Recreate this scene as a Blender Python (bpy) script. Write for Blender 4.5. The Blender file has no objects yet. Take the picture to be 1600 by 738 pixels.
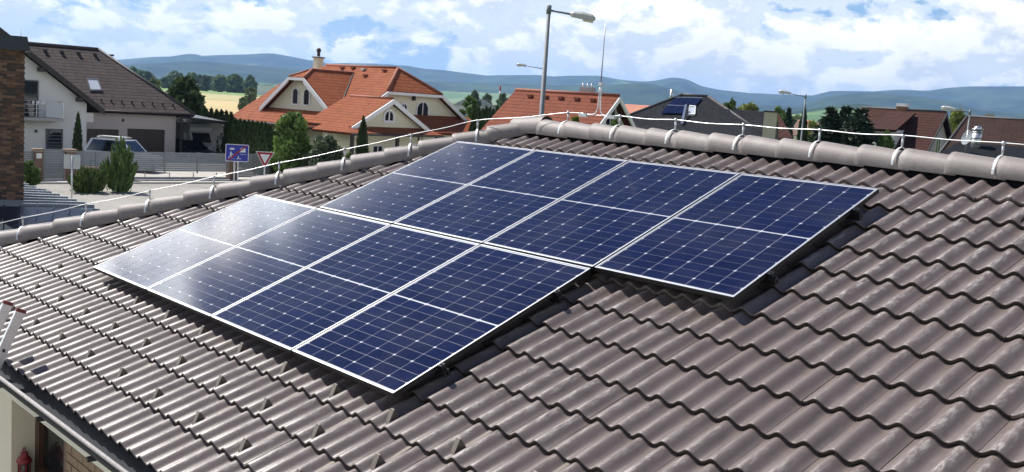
import bpy, bmesh, math, random
import numpy as np
from mathutils import Vector, Matrix

R = math.radians
scene = bpy.context.scene
col = scene.collection

# ------------------------------------------------------------------ camera
CAM = Vector((9.32903, -3.52769, 5.40246))
FPX = 1625.26                      # focal length in pixels of the 1600 x 738 photograph
CR = Vector((0.671799, 0.737719, 0.066764))      # right
CD = Vector((0.137336, -0.035479, -0.989889))    # down
CF = Vector((-0.727891, 0.674175, -0.12515))     # forward
cam_data = bpy.data.cameras.new('camera')
cam_data.sensor_width = 36.0
cam_data.lens = FPX / 1600 * 36
cam_data.clip_start = 0.05
cam_data.clip_end = 60000
cam = bpy.data.objects.new('camera', cam_data)
m = Matrix((( CR.x, -CD.x, -CF.x, CAM.x), (CR.y, -CD.y, -CF.y, CAM.y), (CR.z, -CD.z, -CF.z, CAM.z), (0, 0, 0, 1)))
cam.matrix_world = m
col.objects.link(cam)
scene.camera = cam

# ------------------------------------------------------------------ sun and sky
SUN_AZ, SUN_EL = R(194), R(54)
SUN = Vector((math.cos(SUN_AZ) * math.cos(SUN_EL), math.sin(SUN_AZ) * math.cos(SUN_EL), math.sin(SUN_EL)))
sd = bpy.data.lights.new('sun', 'SUN')
sd.energy = 5.0
sd.angle = R(0.53)
sd.color = (1.0, 0.955, 0.89)
sun = bpy.data.objects.new('sun', sd)
sun.rotation_euler = SUN.to_track_quat('Z', 'Y').to_euler()
col.objects.link(sun)

world = bpy.data.worlds.new('World')
scene.world = world
world.use_nodes = True


class NT:
    """small helper to wire nodes"""
    def __init__(self, tree):
        self.t = tree
        tree.nodes.clear()

    def n(self, kind, _props=None, **inp):
        nd = self.t.nodes.new(kind)
        for k, v in (_props or {}).items():
            setattr(nd, k, v)
        for k, v in inp.items():
            key = int(k[1:]) if k[0] == 'i' and k[1:].isdigit() else k.replace('_', ' ')
            s = nd.inputs[key]
            if isinstance(v, bpy.types.NodeSocket):
                self.t.links.new(v, s)
            else:
                s.default_value = v
        return nd

    def math(self, op, a, b=0.0, c=None, clamp=False):
        nd = self.n('ShaderNodeMath', {'operation': op, 'use_clamp': clamp}, i0=a, i1=b)
        if c is not None:
            if isinstance(c, bpy.types.NodeSocket):
                self.t.links.new(c, nd.inputs[2])
            else:
                nd.inputs[2].default_value = c
        return nd.outputs[0]

    def vmath(self, op, a, b=(0, 0, 0)):
        nd = self.n('ShaderNodeVectorMath', {'operation': op}, i0=a, i1=b)
        return nd.outputs[0]

    def mix(self, fac, a, b, blend='MIX'):
        nd = self.n('ShaderNodeMix', {'data_type': 'RGBA', 'blend_type': blend})
        for s, v in ((nd.inputs[0], fac), (nd.inputs[6], a), (nd.inputs[7], b)):
            if isinstance(v, bpy.types.NodeSocket):
                self.t.links.new(v, s)
            else:
                s.default_value = v if not isinstance(v, tuple) or len(v) == 4 else (*v, 1)
        return nd.outputs[2]

    def ramp(self, fac, stops):
        nd = self.n('ShaderNodeValToRGB', Fac=fac)
        el = nd.color_ramp.elements
        while len(el) < len(stops):
            el.new(0.5)
        for e, (p, c) in zip(el, stops):
            e.position = p
            e.color = (*c[:3], 1) if isinstance(c, tuple) else (c, c, c, 1)
        return nd.outputs[0]

    def noise(self, vec, scale, detail=4, rough=0.55, out=0, **kw):
        nd = self.n('ShaderNodeTexNoise', kw or None, Scale=scale, Detail=detail, Roughness=rough)
        if vec is not None:
            self.t.links.new(vec, nd.inputs['Vector'])
        return nd.outputs[out]

    def link(self, a, b):
        self.t.links.new(a, b)


w = NT(world.node_tree)
tc = w.n('ShaderNodeTexCoord').outputs['Generated']
sky = w.n('ShaderNodeTexSky')
sky.sky_type = 'NISHITA'
sky.sun_disc = False
sky.sun_elevation = SUN_EL
sky.sun_rotation = (math.pi / 2 - SUN_AZ) % (2 * math.pi)
sky.air_density = 1.0
sky.dust_density = 0.3
sky.ozone_density = 2.5
# cumulus field: noise over the whole dome, flattened, with lit tops and grey undersides;
# towards the horizon one looks through more and more clouds, so the cover closes up there
mp = w.n('ShaderNodeMapping', Vector=tc, Scale=(1, 1, 1.9), Location=(4.35, 1.7, 0.36)).outputs[0]
wob = w.noise(mp, 9, 3, 0.5, out=1)
wsc = w.n('ShaderNodeVectorMath', {'operation': 'SCALE'}, i0=w.vmath('SUBTRACT', wob, (0.5, 0.5, 0.5)))
wsc.inputs[3].default_value = 0.05
p1 = w.vmath('ADD', mp, wsc.outputs[0])
elev = w.n('ShaderNodeSeparateXYZ', Vector=tc).outputs[2]


def cloud(vec):
    big = w.noise(vec, 3.0, 2, 0.5)
    med = w.noise(vec, 13.0, 11, 0.60)
    return w.math('ADD', w.math('MULTIPLY', big, 0.40), w.math('MULTIPLY', med, 0.60))


d0 = cloud(p1)
d1 = cloud(w.vmath('ADD', p1, (-0.010, -0.003, 0.030)))
thr = w.n('ShaderNodeMapRange', {'clamp': True, 'interpolation_type': 'SMOOTHSTEP'}, Value=elev, From_Min=0.420, From_Max=0.475, To_Min=0.415, To_Max=0.66).outputs[0]
thr = w.math('ADD', thr, w.n('ShaderNodeMapRange', {'clamp': True}, Value=elev, From_Min=0.10, From_Max=0.30, To_Min=0.010, To_Max=0.0).outputs[0])
over = w.math('SUBTRACT', d0, thr)
cover = w.n('ShaderNodeMapRange', {'clamp': True, 'interpolation_type': 'SMOOTHSTEP'}, Value=over, From_Min=0.0, From_Max=0.045).outputs[0]
lit = w.n('ShaderNodeMapRange', {'clamp': True}, Value=w.math('SUBTRACT', d0, d1), From_Min=-0.02, From_Max=0.04).outputs[0]
core = w.n('ShaderNodeMapRange', {'clamp': True}, Value=over, From_Min=0.05, From_Max=0.2, To_Min=1.0, To_Max=0.80).outputs[0]
ccol = w.mix(lit, (8.6, 9.4, 10.1, 1), (14.4, 14.1, 13.6, 1))
ccol = w.mix(1.0, ccol, core, 'MULTIPLY')
# clouds near the sun scatter more of its light forward
sdot = w.n('ShaderNodeVectorMath', {'operation': 'DOT_PRODUCT'}, i0=tc, i1=tuple(SUN)).outputs['Value']
fwd = w.n('ShaderNodeMapRange', {'clamp': True}, Value=sdot, From_Min=0.63, From_Max=0.90, To_Min=1.0, To_Max=7.5).outputs[0]
ccol = w.mix(1.0, ccol, fwd, 'MULTIPLY')
low = w.n('ShaderNodeMapRange', {'clamp': True}, Value=elev, From_Min=0.0, From_Max=0.3, To_Min=1.0, To_Max=0.0).outputs[0]
skyc = w.mix(w.math('MULTIPLY', low, 0.75), w.mix(1.0, sky.outputs[0], (0.56, 0.66, 0.90, 1), 'MULTIPLY'), (4.0, 6.8, 9.8, 1))
allc = w.mix(w.math('MULTIPLY', cover, 0.95), skyc, ccol)
# thin haze veil over the lowest degrees
hz = w.n('ShaderNodeMapRange', {'clamp': True}, Value=elev, From_Min=-0.01, From_Max=0.10, To_Min=0.30, To_Max=0.0).outputs[0]
allc = w.mix(hz, allc, (8.4, 9.6, 10.6, 1))
bg = w.n('ShaderNodeBackground', Color=allc, Strength=0.08)
w.n('ShaderNodeOutputWorld', Surface=bg.outputs[0])

vs = scene.view_settings
vs.view_transform = 'Standard'
vs.look = 'None'
vs.exposure = 0.45
vs.gamma = 1.0
vs.use_curve_mapping = False
scene.cycles.max_bounces = 6
scene.cycles.transparent_max_bounces = 12
scene.cycles.volume_bounces = 0

# ------------------------------------------------------------------ pixel helpers (photograph -> point in the place)
GZ = -0.15                         # ground level near the houses


def ray(px, py):
    return CR * ((px - 800) / FPX) + CD * ((py - 369) / FPX) + CF


def at(px, py, D):
    d = ray(px, py)
    return CAM + d * (D / math.hypot(d.x, d.y))


class Frame:
    """upright local frame: x along the facade, y away from the street, z up"""
    def __init__(self, px, D, ang=None, rel=0.0):
        d = ray(px, 110 + 0.0669 * px)
        h = Vector((d.x, d.y, 0)).normalized()
        o = CAM + h * D
        self.o = Vector((o.x, o.y, 0))
        base = math.atan2(h.y, h.x) - math.pi / 2          # x axis = to the right of the view
        self.a = R(ang) if ang is not None else base + R(rel)
        self.ex = Vector((math.cos(self.a), math.sin(self.a), 0))
        self.ey = Vector((-math.sin(self.a), math.cos(self.a), 0))

    def p(self, px, py, y):
        d = ray(px, py)
        t = (y - (CAM - self.o).dot(self.ey)) / d.dot(self.ey)
        q = CAM + d * t - self.o
        return (q.dot(self.ex), y, q.z)

    def x(self, px, y, py=None):
        return self.p(px, 110 + 0.0669 * px if py is None else py, y)[0]

    def z(self, px, py, y):
        return self.p(px, py, y)[2]

    def px_x(self, px, py, x):
        """point of the pixel ray on the local plane x = const"""
        d = ray(px, py)
        t = (x - (CAM - self.o).dot(self.ex)) / d.dot(self.ex)
        q = CAM + d * t - self.o
        return (x, q.dot(self.ey), q.z)


# ------------------------------------------------------------------ building helpers
def empty(name, loc=(0, 0, 0), rz=0.0, label=None, cat=None, group=None, rot=None):
    o = bpy.data.objects.new(name, None)
    o.location = loc
    o.rotation_euler = rot if rot else (0, 0, rz)
    o.empty_display_size = 0.2
    col.objects.link(o)
    tag(o, label, cat, group)
    return o


def tag(o, label=None, cat=None, group=None, kind=None):
    if label: o['label'] = label
    if cat: o['category'] = cat
    if group: o['group'] = group
    if kind: o['kind'] = kind
    return o


class MB:
    def __init__(self):
        self.v, self.f, self.uv, self.s = [], [], [], []

    def face(self, pts, uv=None, smooth=False):
        b = len(self.v)
        self.v += [tuple(p) for p in pts]
        self.f.append(tuple(range(b, b + len(pts))))
        self.uv.append(uv)
        self.s.append(smooth)
        return self

    def box(self, x0, x1, y0, y1, z0, z1):
        if x0 > x1: x0, x1 = x1, x0
        if y0 > y1: y0, y1 = y1, y0
        if z0 > z1: z0, z1 = z1, z0
        b = len(self.v)
        self.v += [(x0, y0, z0), (x1, y0, z0), (x1, y1, z0), (x0, y1, z0), (x0, y0, z1), (x1, y0, z1), (x1, y1, z1), (x0, y1, z1)]
        for f in ((0, 3, 2, 1), (4, 5, 6, 7), (0, 1, 5, 4), (1, 2, 6, 5), (2, 3, 7, 6), (3, 0, 4, 7)):
            self.f.append(tuple(b + i for i in f)); self.uv.append(None); self.s.append(False)
        return self

    def bar(self, a, c, w, h=None, up=(0, 0, 1)):
        """square bar from a to c"""
        h = h or w
        a, c = Vector(a), Vector(c)
        d = (c - a).normalized()
        s = d.cross(Vector(up))
        if s.length < 1e-4: s = d.cross(Vector((0, 1, 0)))
        s.normalize(); u = s.cross(d)
        b = len(self.v)
        for p in (a, c):
            for i, j in ((-1, -1), (1, -1), (1, 1), (-1, 1)):
                self.v.append(tuple(p + s * (i * w / 2) + u * (j * h / 2)))
        for f in ((3, 2, 1, 0), (4, 5, 6, 7), (0, 1, 5, 4), (1, 2, 6, 5), (2, 3, 7, 6), (3, 0, 4, 7)):
            self.f.append(tuple(b + i for i in f)); self.uv.append(None); self.s.append(False)
        return self

    def tube(self, pts, r, seg=8, caps=True):
        """round tube along pts; r is a number or one per point"""
        pts = [Vector(p) for p in pts]
        rs = r if isinstance(r, (list, tuple)) else [r] * len(pts)
        b = len(self.v)
        ref = None
        for i, p in enumerate(pts):
            d = (pts[min(i + 1, len(pts) - 1)] - pts[max(i - 1, 0)]).normalized()
            if ref is None:
                ref = d.cross(Vector((0, 0, 1)))
                if ref.length < 1e-3: ref = d.cross(Vector((0, 1, 0)))
            s = (ref - d * ref.dot(d)).normalized(); u = d.cross(s); ref = s
            for k in range(seg):
                t = 2 * math.pi * k / seg
                self.v.append(tuple(p + (s * math.cos(t) + u * math.sin(t)) * rs[i]))
        for i in range(len(pts) - 1):
            for k in range(seg):
                k2 = (k + 1) % seg
                self.f.append((b + i * seg + k, b + i * seg + k2, b + (i + 1) * seg + k2, b + (i + 1) * seg + k))
                self.uv.append(None); self.s.append(True)
        if caps:
            self.f.append(tuple(b + k for k in reversed(range(seg)))); self.uv.append(None); self.s.append(False)
            e = b + (len(pts) - 1) * seg
            self.f.append(tuple(e + k for k in range(seg))); self.uv.append(None); self.s.append(False)
        return self

    def prism(self, poly, d):
        """poly (list of 3-D points) swept by vector d"""
        d = Vector(d)
        b = len(self.v); n = len(poly)
        self.v += [tuple(p) for p in poly] + [tuple(Vector(p) + d) for p in poly]
        self.f.append(tuple(b + i for i in range(n))); self.f.append(tuple(b + n + i for i in reversed(range(n))))
        for i in range(n):
            j = (i + 1) % n
            self.f.append((b + j, b + i, b + n + i, b + n + j))
        self.uv += [None] * (n + 2); self.s += [False] * (n + 2)
        return self

    def slope(self, poly, t=0.22):
        """a roof plane: poly of top points, thickness t downwards, UV in metres along and up the slope"""
        P = [Vector(p) for p in poly]
        n = Vector((0, 0, 0))
        for i in range(1, len(P) - 1):
            n += (P[i] - P[0]).cross(P[i + 1] - P[0])
        n.normalize()
        if n.z < 0:
            P.reverse(); n = -n
        h = Vector((0, 0, 1)).cross(n)
        h = h.normalized() if h.length > 1e-4 else Vector((1, 0, 0))
        u = n.cross(h)
        self.face(P, [(p.dot(h), p.dot(u)) for p in P])
        Q = [p - Vector((0, 0, t)) for p in P]
        self.face(list(reversed(Q)))
        for i in range(len(P)):
            j = (i + 1) % len(P)
            self.face([P[j], P[i], Q[i], Q[j]])
        return self

    def cyl(self, c, r, h, seg=16, r2=None):
        return self.tube([c, (c[0], c[1], c[2] + h)], [r, r if r2 is None else r2], seg)

    def ball(self, c, r, seg=12, rings=8, sz=1.0):
        pts, rs = [], []
        for i in range(rings + 1):
            t = -math.pi / 2 + math.pi * i / rings
            pts.append((c[0], c[1], c[2] + r * sz * math.sin(t))); rs.append(max(r * math.cos(t), 1e-4))
        return self.tube(pts, rs, seg, caps=False)

    def data(self, name, mat):
        me = bpy.data.meshes.new(name)
        me.from_pydata(self.v, [], self.f)
        if any(u for u in self.uv):
            lay = me.uv_layers.new(name='UVMap')
            k = 0
            for f, u in zip(self.f, self.uv):
                for i in range(len(f)):
                    lay.data[k].uv = u[i] if u else (0, 0)
                    k += 1
        me.polygons.foreach_set('use_smooth', self.s)
        if mat: me.materials.append(mat)
        me.update()
        return me

    def build(self, name, mat, parent=None):
        me = self.data(name, mat)
        return link(name, me, parent)


def link(name, me, parent=None, loc=None, rot=None):
    o = bpy.data.objects.new(name, me)
    if loc is not None: o.location = loc
    if rot is not None: o.rotation_euler = rot
    if parent: o.parent = parent
    col.objects.link(o)
    return o


def raw_mesh(name, V, F, mat, smooth=False):
    """fast mesh from numpy arrays (all faces with the same corner count)"""
    V = np.asarray(V, np.float32); F = np.asarray(F, np.int32)
    me = bpy.data.meshes.new(name)
    k = F.shape[1]
    me.vertices.add(len(V)); me.vertices.foreach_set('co', V.ravel())
    me.loops.add(F.size); me.loops.foreach_set('vertex_index', F.ravel())
    me.polygons.add(len(F))
    me.polygons.foreach_set('loop_start', np.arange(0, F.size, k, dtype=np.int32))
    me.polygons.foreach_set('loop_total', np.full(len(F), k, np.int32))
    me.polygons.foreach_set('use_smooth', np.full(len(F), smooth))
    me.materials.append(mat)
    me.update(calc_edges=True)
    me.validate()
    return me


# ------------------------------------------------------------------ materials
def mat(name, color, rough=0.6, metal=0.0, spec=0.5, var=0.0, scale=3.0, bump=0.0, bscale=60.0, coat=0.0, crough=0.05, dirt=None, dscale=1.2, damt=0.4):
    m = bpy.data.materials.new(name)
    m.use_nodes = True
    t = NT(m.node_tree)
    pos = t.n('ShaderNodeNewGeometry').outputs['Position']
    c = (*color, 1)
    if var:
        nz = t.noise(pos, scale, 5, 0.6)
        c = t.mix(nz, tuple(x * (1 - var) for x in color) + (1,), tuple(min(1, x * (1 + var)) for x in color) + (1,))
    if dirt:
        dn = t.noise(pos, dscale, 7, 0.65)
        k = t.math('MULTIPLY', t.n('ShaderNodeMapRange', Value=dn, From_Min=0.5, From_Max=0.68).outputs[0], damt)
        c = t.mix(k, c, (*dirt, 1))
    b = t.n('ShaderNodeBsdfPrincipled', Roughness=rough, Metallic=metal)
    b.inputs['Specular IOR Level'].default_value = spec
    if isinstance(c, tuple): b.inputs['Base Color'].default_value = c
    else: t.link(c, b.inputs['Base Color'])
    if coat:
        b.inputs['Coat Weight'].default_value = coat
        b.inputs['Coat Roughness'].default_value = crough
    if bump:
        bn = t.noise(pos, bscale, 5, 0.6)
        bp = t.n('ShaderNodeBump', Height=bn, Strength=bump, Distance=0.02)
        t.link(bp.outputs[0], b.inputs['Normal'])
    t.n('ShaderNodeOutputMaterial', Surface=b.outputs[0])
    return m


def roof_mat(name, c1, c2, course=0.34, width=0.3, joint=0.35):
    """tiled roof seen from afar: courses and tile columns in the roof's own UV metres"""
    m = bpy.data.materials.new(name)
    m.use_nodes = True
    t = NT(m.node_tree)
    uv = t.n('ShaderNodeUVMap').outputs[0]
    sp = t.n('ShaderNodeSeparateXYZ', Vector=uv)
    cy = t.math('FRACT', t.math('DIVIDE', sp.outputs[1], course))
    cx = t.math('FRACT', t.math('DIVIDE', sp.outputs[0], width))
    ids = t.n('ShaderNodeCombineXYZ', X=t.math('FLOOR', t.math('DIVIDE', sp.outputs[0], width)), Y=t.math('FLOOR', t.math('DIVIDE', sp.outputs[1], course)))
    rnd = t.n('ShaderNodeTexWhiteNoise', Vector=ids.outputs[0]).outputs[0]
    wav = t.math('SINE', t.math('MULTIPLY', cx, 2 * math.pi))
    hgt = t.math('ADD', t.math('MULTIPLY', wav, 0.07), t.math('MULTIPLY', cy, -1.0))
    pos = t.n('ShaderNodeNewGeometry').outputs['Position']
    nz = t.noise(pos, 0.7, 6, 0.65)
    c = t.mix(t.math('ADD', t.math('MULTIPLY', rnd, 0.5), t.math('MULTIPLY', nz, 0.5)), (*c1, 1), (*c2, 1))
    lap_shade = t.n('ShaderNodeMapRange', {'clamp': True}, Value=cy, From_Min=0.0, From_Max=0.28, To_Min=joint, To_Max=1.0).outputs[0]  # dark line at each course step, its shade painted into the colour
    c = t.mix(1.0, c, lap_shade, 'MULTIPLY')
    b = t.n('ShaderNodeBsdfPrincipled', Base_Color=c, Roughness=0.8)
    b.inputs['Specular IOR Level'].default_value = 0.10
    bp = t.n('ShaderNodeBump', Height=hgt, Strength=0.8, Distance=0.05)
    t.link(bp.outputs[0], b.inputs['Normal'])
    t.n('ShaderNodeOutputMaterial', Surface=b.outputs[0])
    return m


def leaf_mat(name, c1, c2, trans=0.25):
    m = bpy.data.materials.new(name)
    m.use_nodes = True
    t = NT(m.node_tree)
    g = t.n('ShaderNodeNewGeometry')
    oi = t.n('ShaderNodeObjectInfo')
    nz = t.noise(g.outputs['Position'], 0.9, 3, 0.5)
    f = t.math('ADD', t.math('MULTIPLY', g.outputs['Random Per Island'], 0.55), t.math('MULTIPLY', nz, 0.45))
    c = t.mix(f, (*c1, 1), (*c2, 1))
    hsv = t.n('ShaderNodeHueSaturation', Color=c)
    t.link(t.math('MULTIPLY_ADD', oi.outputs['Random'], 0.3, 0.85), hsv.inputs['Value'])
    t.link(t.math('MULTIPLY_ADD', oi.outputs['Random'], 0.02, 0.49), hsv.inputs['Hue'])
    b = t.n('ShaderNodeBsdfPrincipled', Base_Color=hsv.outputs[0], Roughness=0.55)
    b.inputs['Specular IOR Level'].default_value = 0.3
    tr = t.n('ShaderNodeBsdfTranslucent', Color=hsv.outputs[0])
    mx = t.n('ShaderNodeMixShader', i0=trans, i1=b.outputs[0], i2=tr.outputs[0])
    t.n('ShaderNodeOutputMaterial', Surface=mx.outputs[0])
    return m


M = {}
# ------------------------------------------------------------------ the tiled house we look across
PITCH = R(22)
ZR = 3.7                                   # height of the panel plane's origin
WAVE, GAUGE, COVER = 0.1505, 0.328, 0.301
U0 = 6.347 - 60 * WAVE                     # a crest; tiles start half a wave before a crest
VN = 0.494                                 # a course nose
CREST = -0.10                              # crest of the nose below the panels' top face
AMP, TILT, THK = 0.0188, 0.031, 0.024
V_EAVE = VN - 5 * GAUGE
V_RIDGE = 4.19
HIPC, HIPK = -2.43, 0.927                  # hip axis: u = HIPC + HIPK * v
U_MAX = 9.75


def tile_material():
    m = bpy.data.materials.new('concrete_roof_tile')
    m.use_nodes = True
    t = NT(m.node_tree)
    pos = t.n('ShaderNodeNewGeometry').outputs['Position']
    sp = t.n('ShaderNodeSeparateXYZ', Vector=pos)
    iu = t.math('FLOOR', t.math('DIVIDE', t.math('ADD', sp.outputs[0], 20.0 - (U0 - WAVE / 2) % COVER), COVER))
    iv = t.math('FLOOR', t.math('DIVIDE', t.math('ADD', t.math('DIVIDE', sp.outputs[1], math.cos(PITCH)), 20.0 - VN % GAUGE - 0.03), GAUGE))
    ids = t.n('ShaderNodeCombineXYZ', X=iu, Y=iv)
    rnd = t.n('ShaderNodeTexWhiteNoise', Vector=ids.outputs[0])
    fine = t.noise(pos, 90, 6, 0.7)
    mid = t.noise(pos, 5.5, 6, 0.62)
    c = t.mix(mid, (0.108, 0.083, 0.076, 1), (0.176, 0.140, 0.129, 1))
    c = t.mix(t.math('MULTIPLY', rnd.outputs[0], 0.3), c, (0.185, 0.146, 0.134, 1))
    c = t.mix(t.math('MULTIPLY', fine, 0.35), c, (0.10, 0.083, 0.078, 1))
    # pale lime bloom scuffed along the crests
    st = t.n('ShaderNodeMapping', Vector=pos, Scale=(16, 4.0, 4.0)).outputs[0]
    sc = t.noise(st, 2.6, 9, 0.75)
    patch = t.noise(pos, 0.9, 3, 0.55)
    crest = t.math('COSINE', t.math('MULTIPLY', t.math('SUBTRACT', sp.outputs[0], U0), 2 * math.pi / WAVE))
    crest = t.n('ShaderNodeMapRange', {'clamp': True}, Value=crest, From_Min=-0.1, From_Max=0.9).outputs[0]
    k = t.math('MULTIPLY', t.n('ShaderNodeMapRange', {'clamp': True}, Value=sc, From_Min=0.47, From_Max=0.63).outputs[0],
               t.n('ShaderNodeMapRange', {'clamp': True}, Value=patch, From_Min=0.36, From_Max=0.56).outputs[0])
    k = t.math('MULTIPLY', k, crest)
    c = t.mix(t.math('MULTIPLY', k, 0.72), c, (0.46, 0.43, 0.395, 1))
    # grime gathers in the troughs
    gr_ = t.math('MULTIPLY', t.math('SUBTRACT', 1.0, crest), t.n('ShaderNodeMapRange', {'clamp': True}, Value=t.noise(st, 1.3, 5, 0.6), From_Min=0.42, From_Max=0.7).outputs[0])
    c = t.mix(t.math('MULTIPLY', gr_, 0.5), c, (0.075, 0.062, 0.055, 1))
    # dark specks of lichen
    vo = t.n('ShaderNodeTexVoronoi', Vector=pos, Scale=17.0)
    sk = t.n('ShaderNodeMapRange', {'clamp': True}, Value=vo.outputs['Distance'], From_Min=0.05, From_Max=0.11, To_Min=0.5, To_Max=0.0).outputs[0]
    c = t.mix(t.math('MULTIPLY', sk, t.n('ShaderNodeSeparateColor', Color=vo.outputs['Color']).outputs[0]), c, (0.05, 0.045, 0.04, 1))
    b = t.n('ShaderNodeBsdfPrincipled', Base_Color=c)
    t.link(t.math('MULTIPLY_ADD', mid, 0.20, 0.30), b.inputs['Roughness'])
    b.inputs['Specular IOR Level'].default_value = 0.5
    bp = t.n('ShaderNodeBump', Height=t.math('ADD', fine, t.math('MULTIPLY', mid, 0.6)), Strength=0.25, Distance=0.004)
    t.link(bp.outputs[0], b.inputs['Normal'])
    t.n('ShaderNodeOutputMaterial', Surface=b.outputs[0])
    return m


M['tile'] = tile_material()
M['underlay'] = mat('black_roof_underlay', (0.008, 0.008, 0.009), 1.0, spec=0.0)
M['batten'] = mat('roof_batten', (0.16, 0.11, 0.07), 0.8)
M['ridge'] = mat('concrete_ridge_tile', (0.215, 0.186, 0.173), 0.55, var=0.22, scale=5, bump=0.2, bscale=120, dirt=(0.36, 0.33, 0.30), dscale=4, damt=0.5)
M['galv'] = mat('galvanised_steel', (0.56, 0.57, 0.57), 0.42, 0.75, var=0.15, scale=25)
M['alu'] = mat('aluminium', (0.80, 0.80, 0.80), 0.30, 0.9, var=0.05, scale=20)
M['black_metal'] = mat('black_coated_metal', (0.02, 0.021, 0.023), 0.45, 0.2)

house = empty('tiled_house', (0, 0, GZ), 0, 'brown tiled hip roof house in the foreground carrying the solar panels', 'house')


def tile_profile(x):
    """height of the double wave at x (0 = left joint, crests at a quarter and three quarters)"""
    c = math.cos(2 * math.pi * (x - WAVE / 2) / WAVE)
    return AMP * (c + 0.03 * (c * c - 1))


def tile_mb(seg=22):
    mb = MB()
    g = 0.0012
    xs = [g + (COVER - 2 * g) * i / seg for i in range(seg + 1)]
    rows = []
    # (v along the tile, drop from the wave's top surface)
    for v, dn in ((0.010, -THK - 0.004), (0.002, -THK), (0.0, -0.006), (0.0025, -0.0018), (0.008, 0.0), (0.21, 0.0), (0.415, 0.0)):
        rows.append([(x, v, CREST - AMP + tile_profile(x) + dn - TILT * v / GAUGE) for x in xs])
    b = 0
    for r in rows: mb.v += r
    n = seg + 1
    for j in range(len(rows) - 1):
        for i in range(seg):
            mb.f.append((j * n + i, j * n + i + 1, (j + 1) * n + i + 1, (j + 1) * n + i))
            mb.uv.append(None); mb.s.append(True)
    # side edges of the visible part
    for i in (0, seg):
        q = [rows[2][i], rows[4][i], rows[6][i], (rows[6][i][0], rows[6][i][1], rows[6][i][2] - THK), (rows[2][i][0], rows[2][i][1], rows[2][i][2] - THK)]
        mb.face(q if i == seg else list(reversed(q)))
    return mb


M['tile_edge'] = mat('shaded_tile_edge', (0.045, 0.036, 0.031), 0.85, spec=0.2, var=0.3, scale=12)  # for the nose faces: their shade is put into the colour
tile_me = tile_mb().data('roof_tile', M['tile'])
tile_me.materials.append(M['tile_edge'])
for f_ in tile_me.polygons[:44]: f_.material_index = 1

# carcass of the roof: underlay on all four slopes, in roof coordinates of the front slope for the tiles
W_EAVE = -1.16 * math.cos(PITCH)
roof = empty('roof', (0, 0, ZR - GZ), rot=(PITCH, 0, 0))
roof.parent = house
mb = MB()
n0 = CREST - 0.075
def hip_u(v): return HIPC + HIPK * v
mb.face([(hip_u(V_EAVE + 0.05), V_EAVE + 0.05, n0), (U_MAX, V_EAVE + 0.05, n0), (U_MAX, V_RIDGE, n0), (hip_u(V_RIDGE), V_RIDGE, n0)])
underlay = mb.build('underlay', M['underlay'], roof)

# which tiles exist, and which show largest
CAMP = Matrix.Rotation(-PITCH, 3, 'X') @ (CAM - Vector((0, 0, ZR)))
tiles = []
i0 = math.floor((hip_u(V_EAVE) - U0) / COVER) - 1
i1 = int((U_MAX - U0) / COVER)
NV = int((V_RIDGE - V_EAVE) / GAUGE) + 1
rng = random.Random(4)
cutmb = None
for j in range(NV):
    v = V_EAVE + j * GAUGE
    for i in range(i0, i1 + 1):
        u = U0 - WAVE / 2 + i * COVER
        if u + COVER < hip_u(v) + 0.02: continue
        c = Vector((u + COVER / 2, v + GAUGE / 2, CREST))
        whole = u > hip_u(v + 0.42) + 0.06 and v + 0.42 < V_RIDGE - 0.10
        # seen pixel
        p = Vector((c.x, c.y * math.cos(PITCH) - c.z * math.sin(PITCH), ZR + c.y * math.sin(PITCH) + c.z * math.cos(PITCH))) - CAM
        dz = p.dot(CF)
        px, py = (800 + FPX * p.dot(CR) / dz, 369 + FPX * p.dot(CD) / dz) if dz > 0.1 else (1e6, 1e6)
        seen = -40 < px < 1640 and 150 < py < 790
        if seen:
            lo = 0.0 + 0.1 < c.y < 1.73 and 0.1 < c.x < 4.5
            hi = 1.75 < c.y < 3.4 and 1.25 < c.x < 5.65
            if lo or hi: seen = False
        tiles.append((u, v, whole, (c - CAMP).length if seen else 99.0))
order = sorted([k for k, t in enumerate(tiles) if t[2] and t[3] < 90], key=lambda k: tiles[k][3])[:300]
single = set(order)
bm_rest = bmesh.new()
cnt = 0
for k, (u, v, whole, d) in enumerate(tiles):
    du, dv, dn = rng.uniform(-0.0012, 0.0012), rng.uniform(-0.005, 0.005), rng.uniform(-0.0016, 0.0016)
    if k in single:
        o = link('roof_tile', tile_me, roof, (u + du, v + dv, dn), (rng.uniform(-0.002, 0.002), rng.uniform(-0.002, 0.002), rng.uniform(-0.0015, 0.0015)))
        cnt += 1
    else:
        b2 = bmesh.new()
        b2.from_mesh(tile_me)
        bmesh.ops.translate(b2, verts=b2.verts, vec=(u + du, v + dv, dn))
        if not whole:
            # cut to the hip and to the ridge
            nrm = Vector((-1, HIPK, 0)).normalized()
            geo = b2.verts[:] + b2.edges[:] + b2.faces[:]
            bmesh.ops.bisect_plane(b2, geom=geo, plane_co=(HIPC + 0.07, 0, 0), plane_no=nrm, clear_outer=True)
            geo = b2.verts[:] + b2.edges[:] + b2.faces[:]
            bmesh.ops.bisect_plane(b2, geom=geo, plane_co=(0, V_RIDGE - 0.05, 0), plane_no=(0, 1, 0), clear_outer=True)
        tmp = bpy.data.meshes.new('tmp'); b2.to_mesh(tmp); b2.free()
        bm_rest.from_mesh(tmp); bpy.data.meshes.remove(tmp)
rest_me = bpy.data.meshes.new('roof_tile_rest')
bm_rest.to_mesh(rest_me); bm_rest.free()
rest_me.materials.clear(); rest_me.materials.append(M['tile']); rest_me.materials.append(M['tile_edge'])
rest_me.polygons.foreach_set('use_smooth', [True] * len(rest_me.polygons))
tag(link('roof_tile_field', rest_me, roof), kind='stuff')

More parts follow.
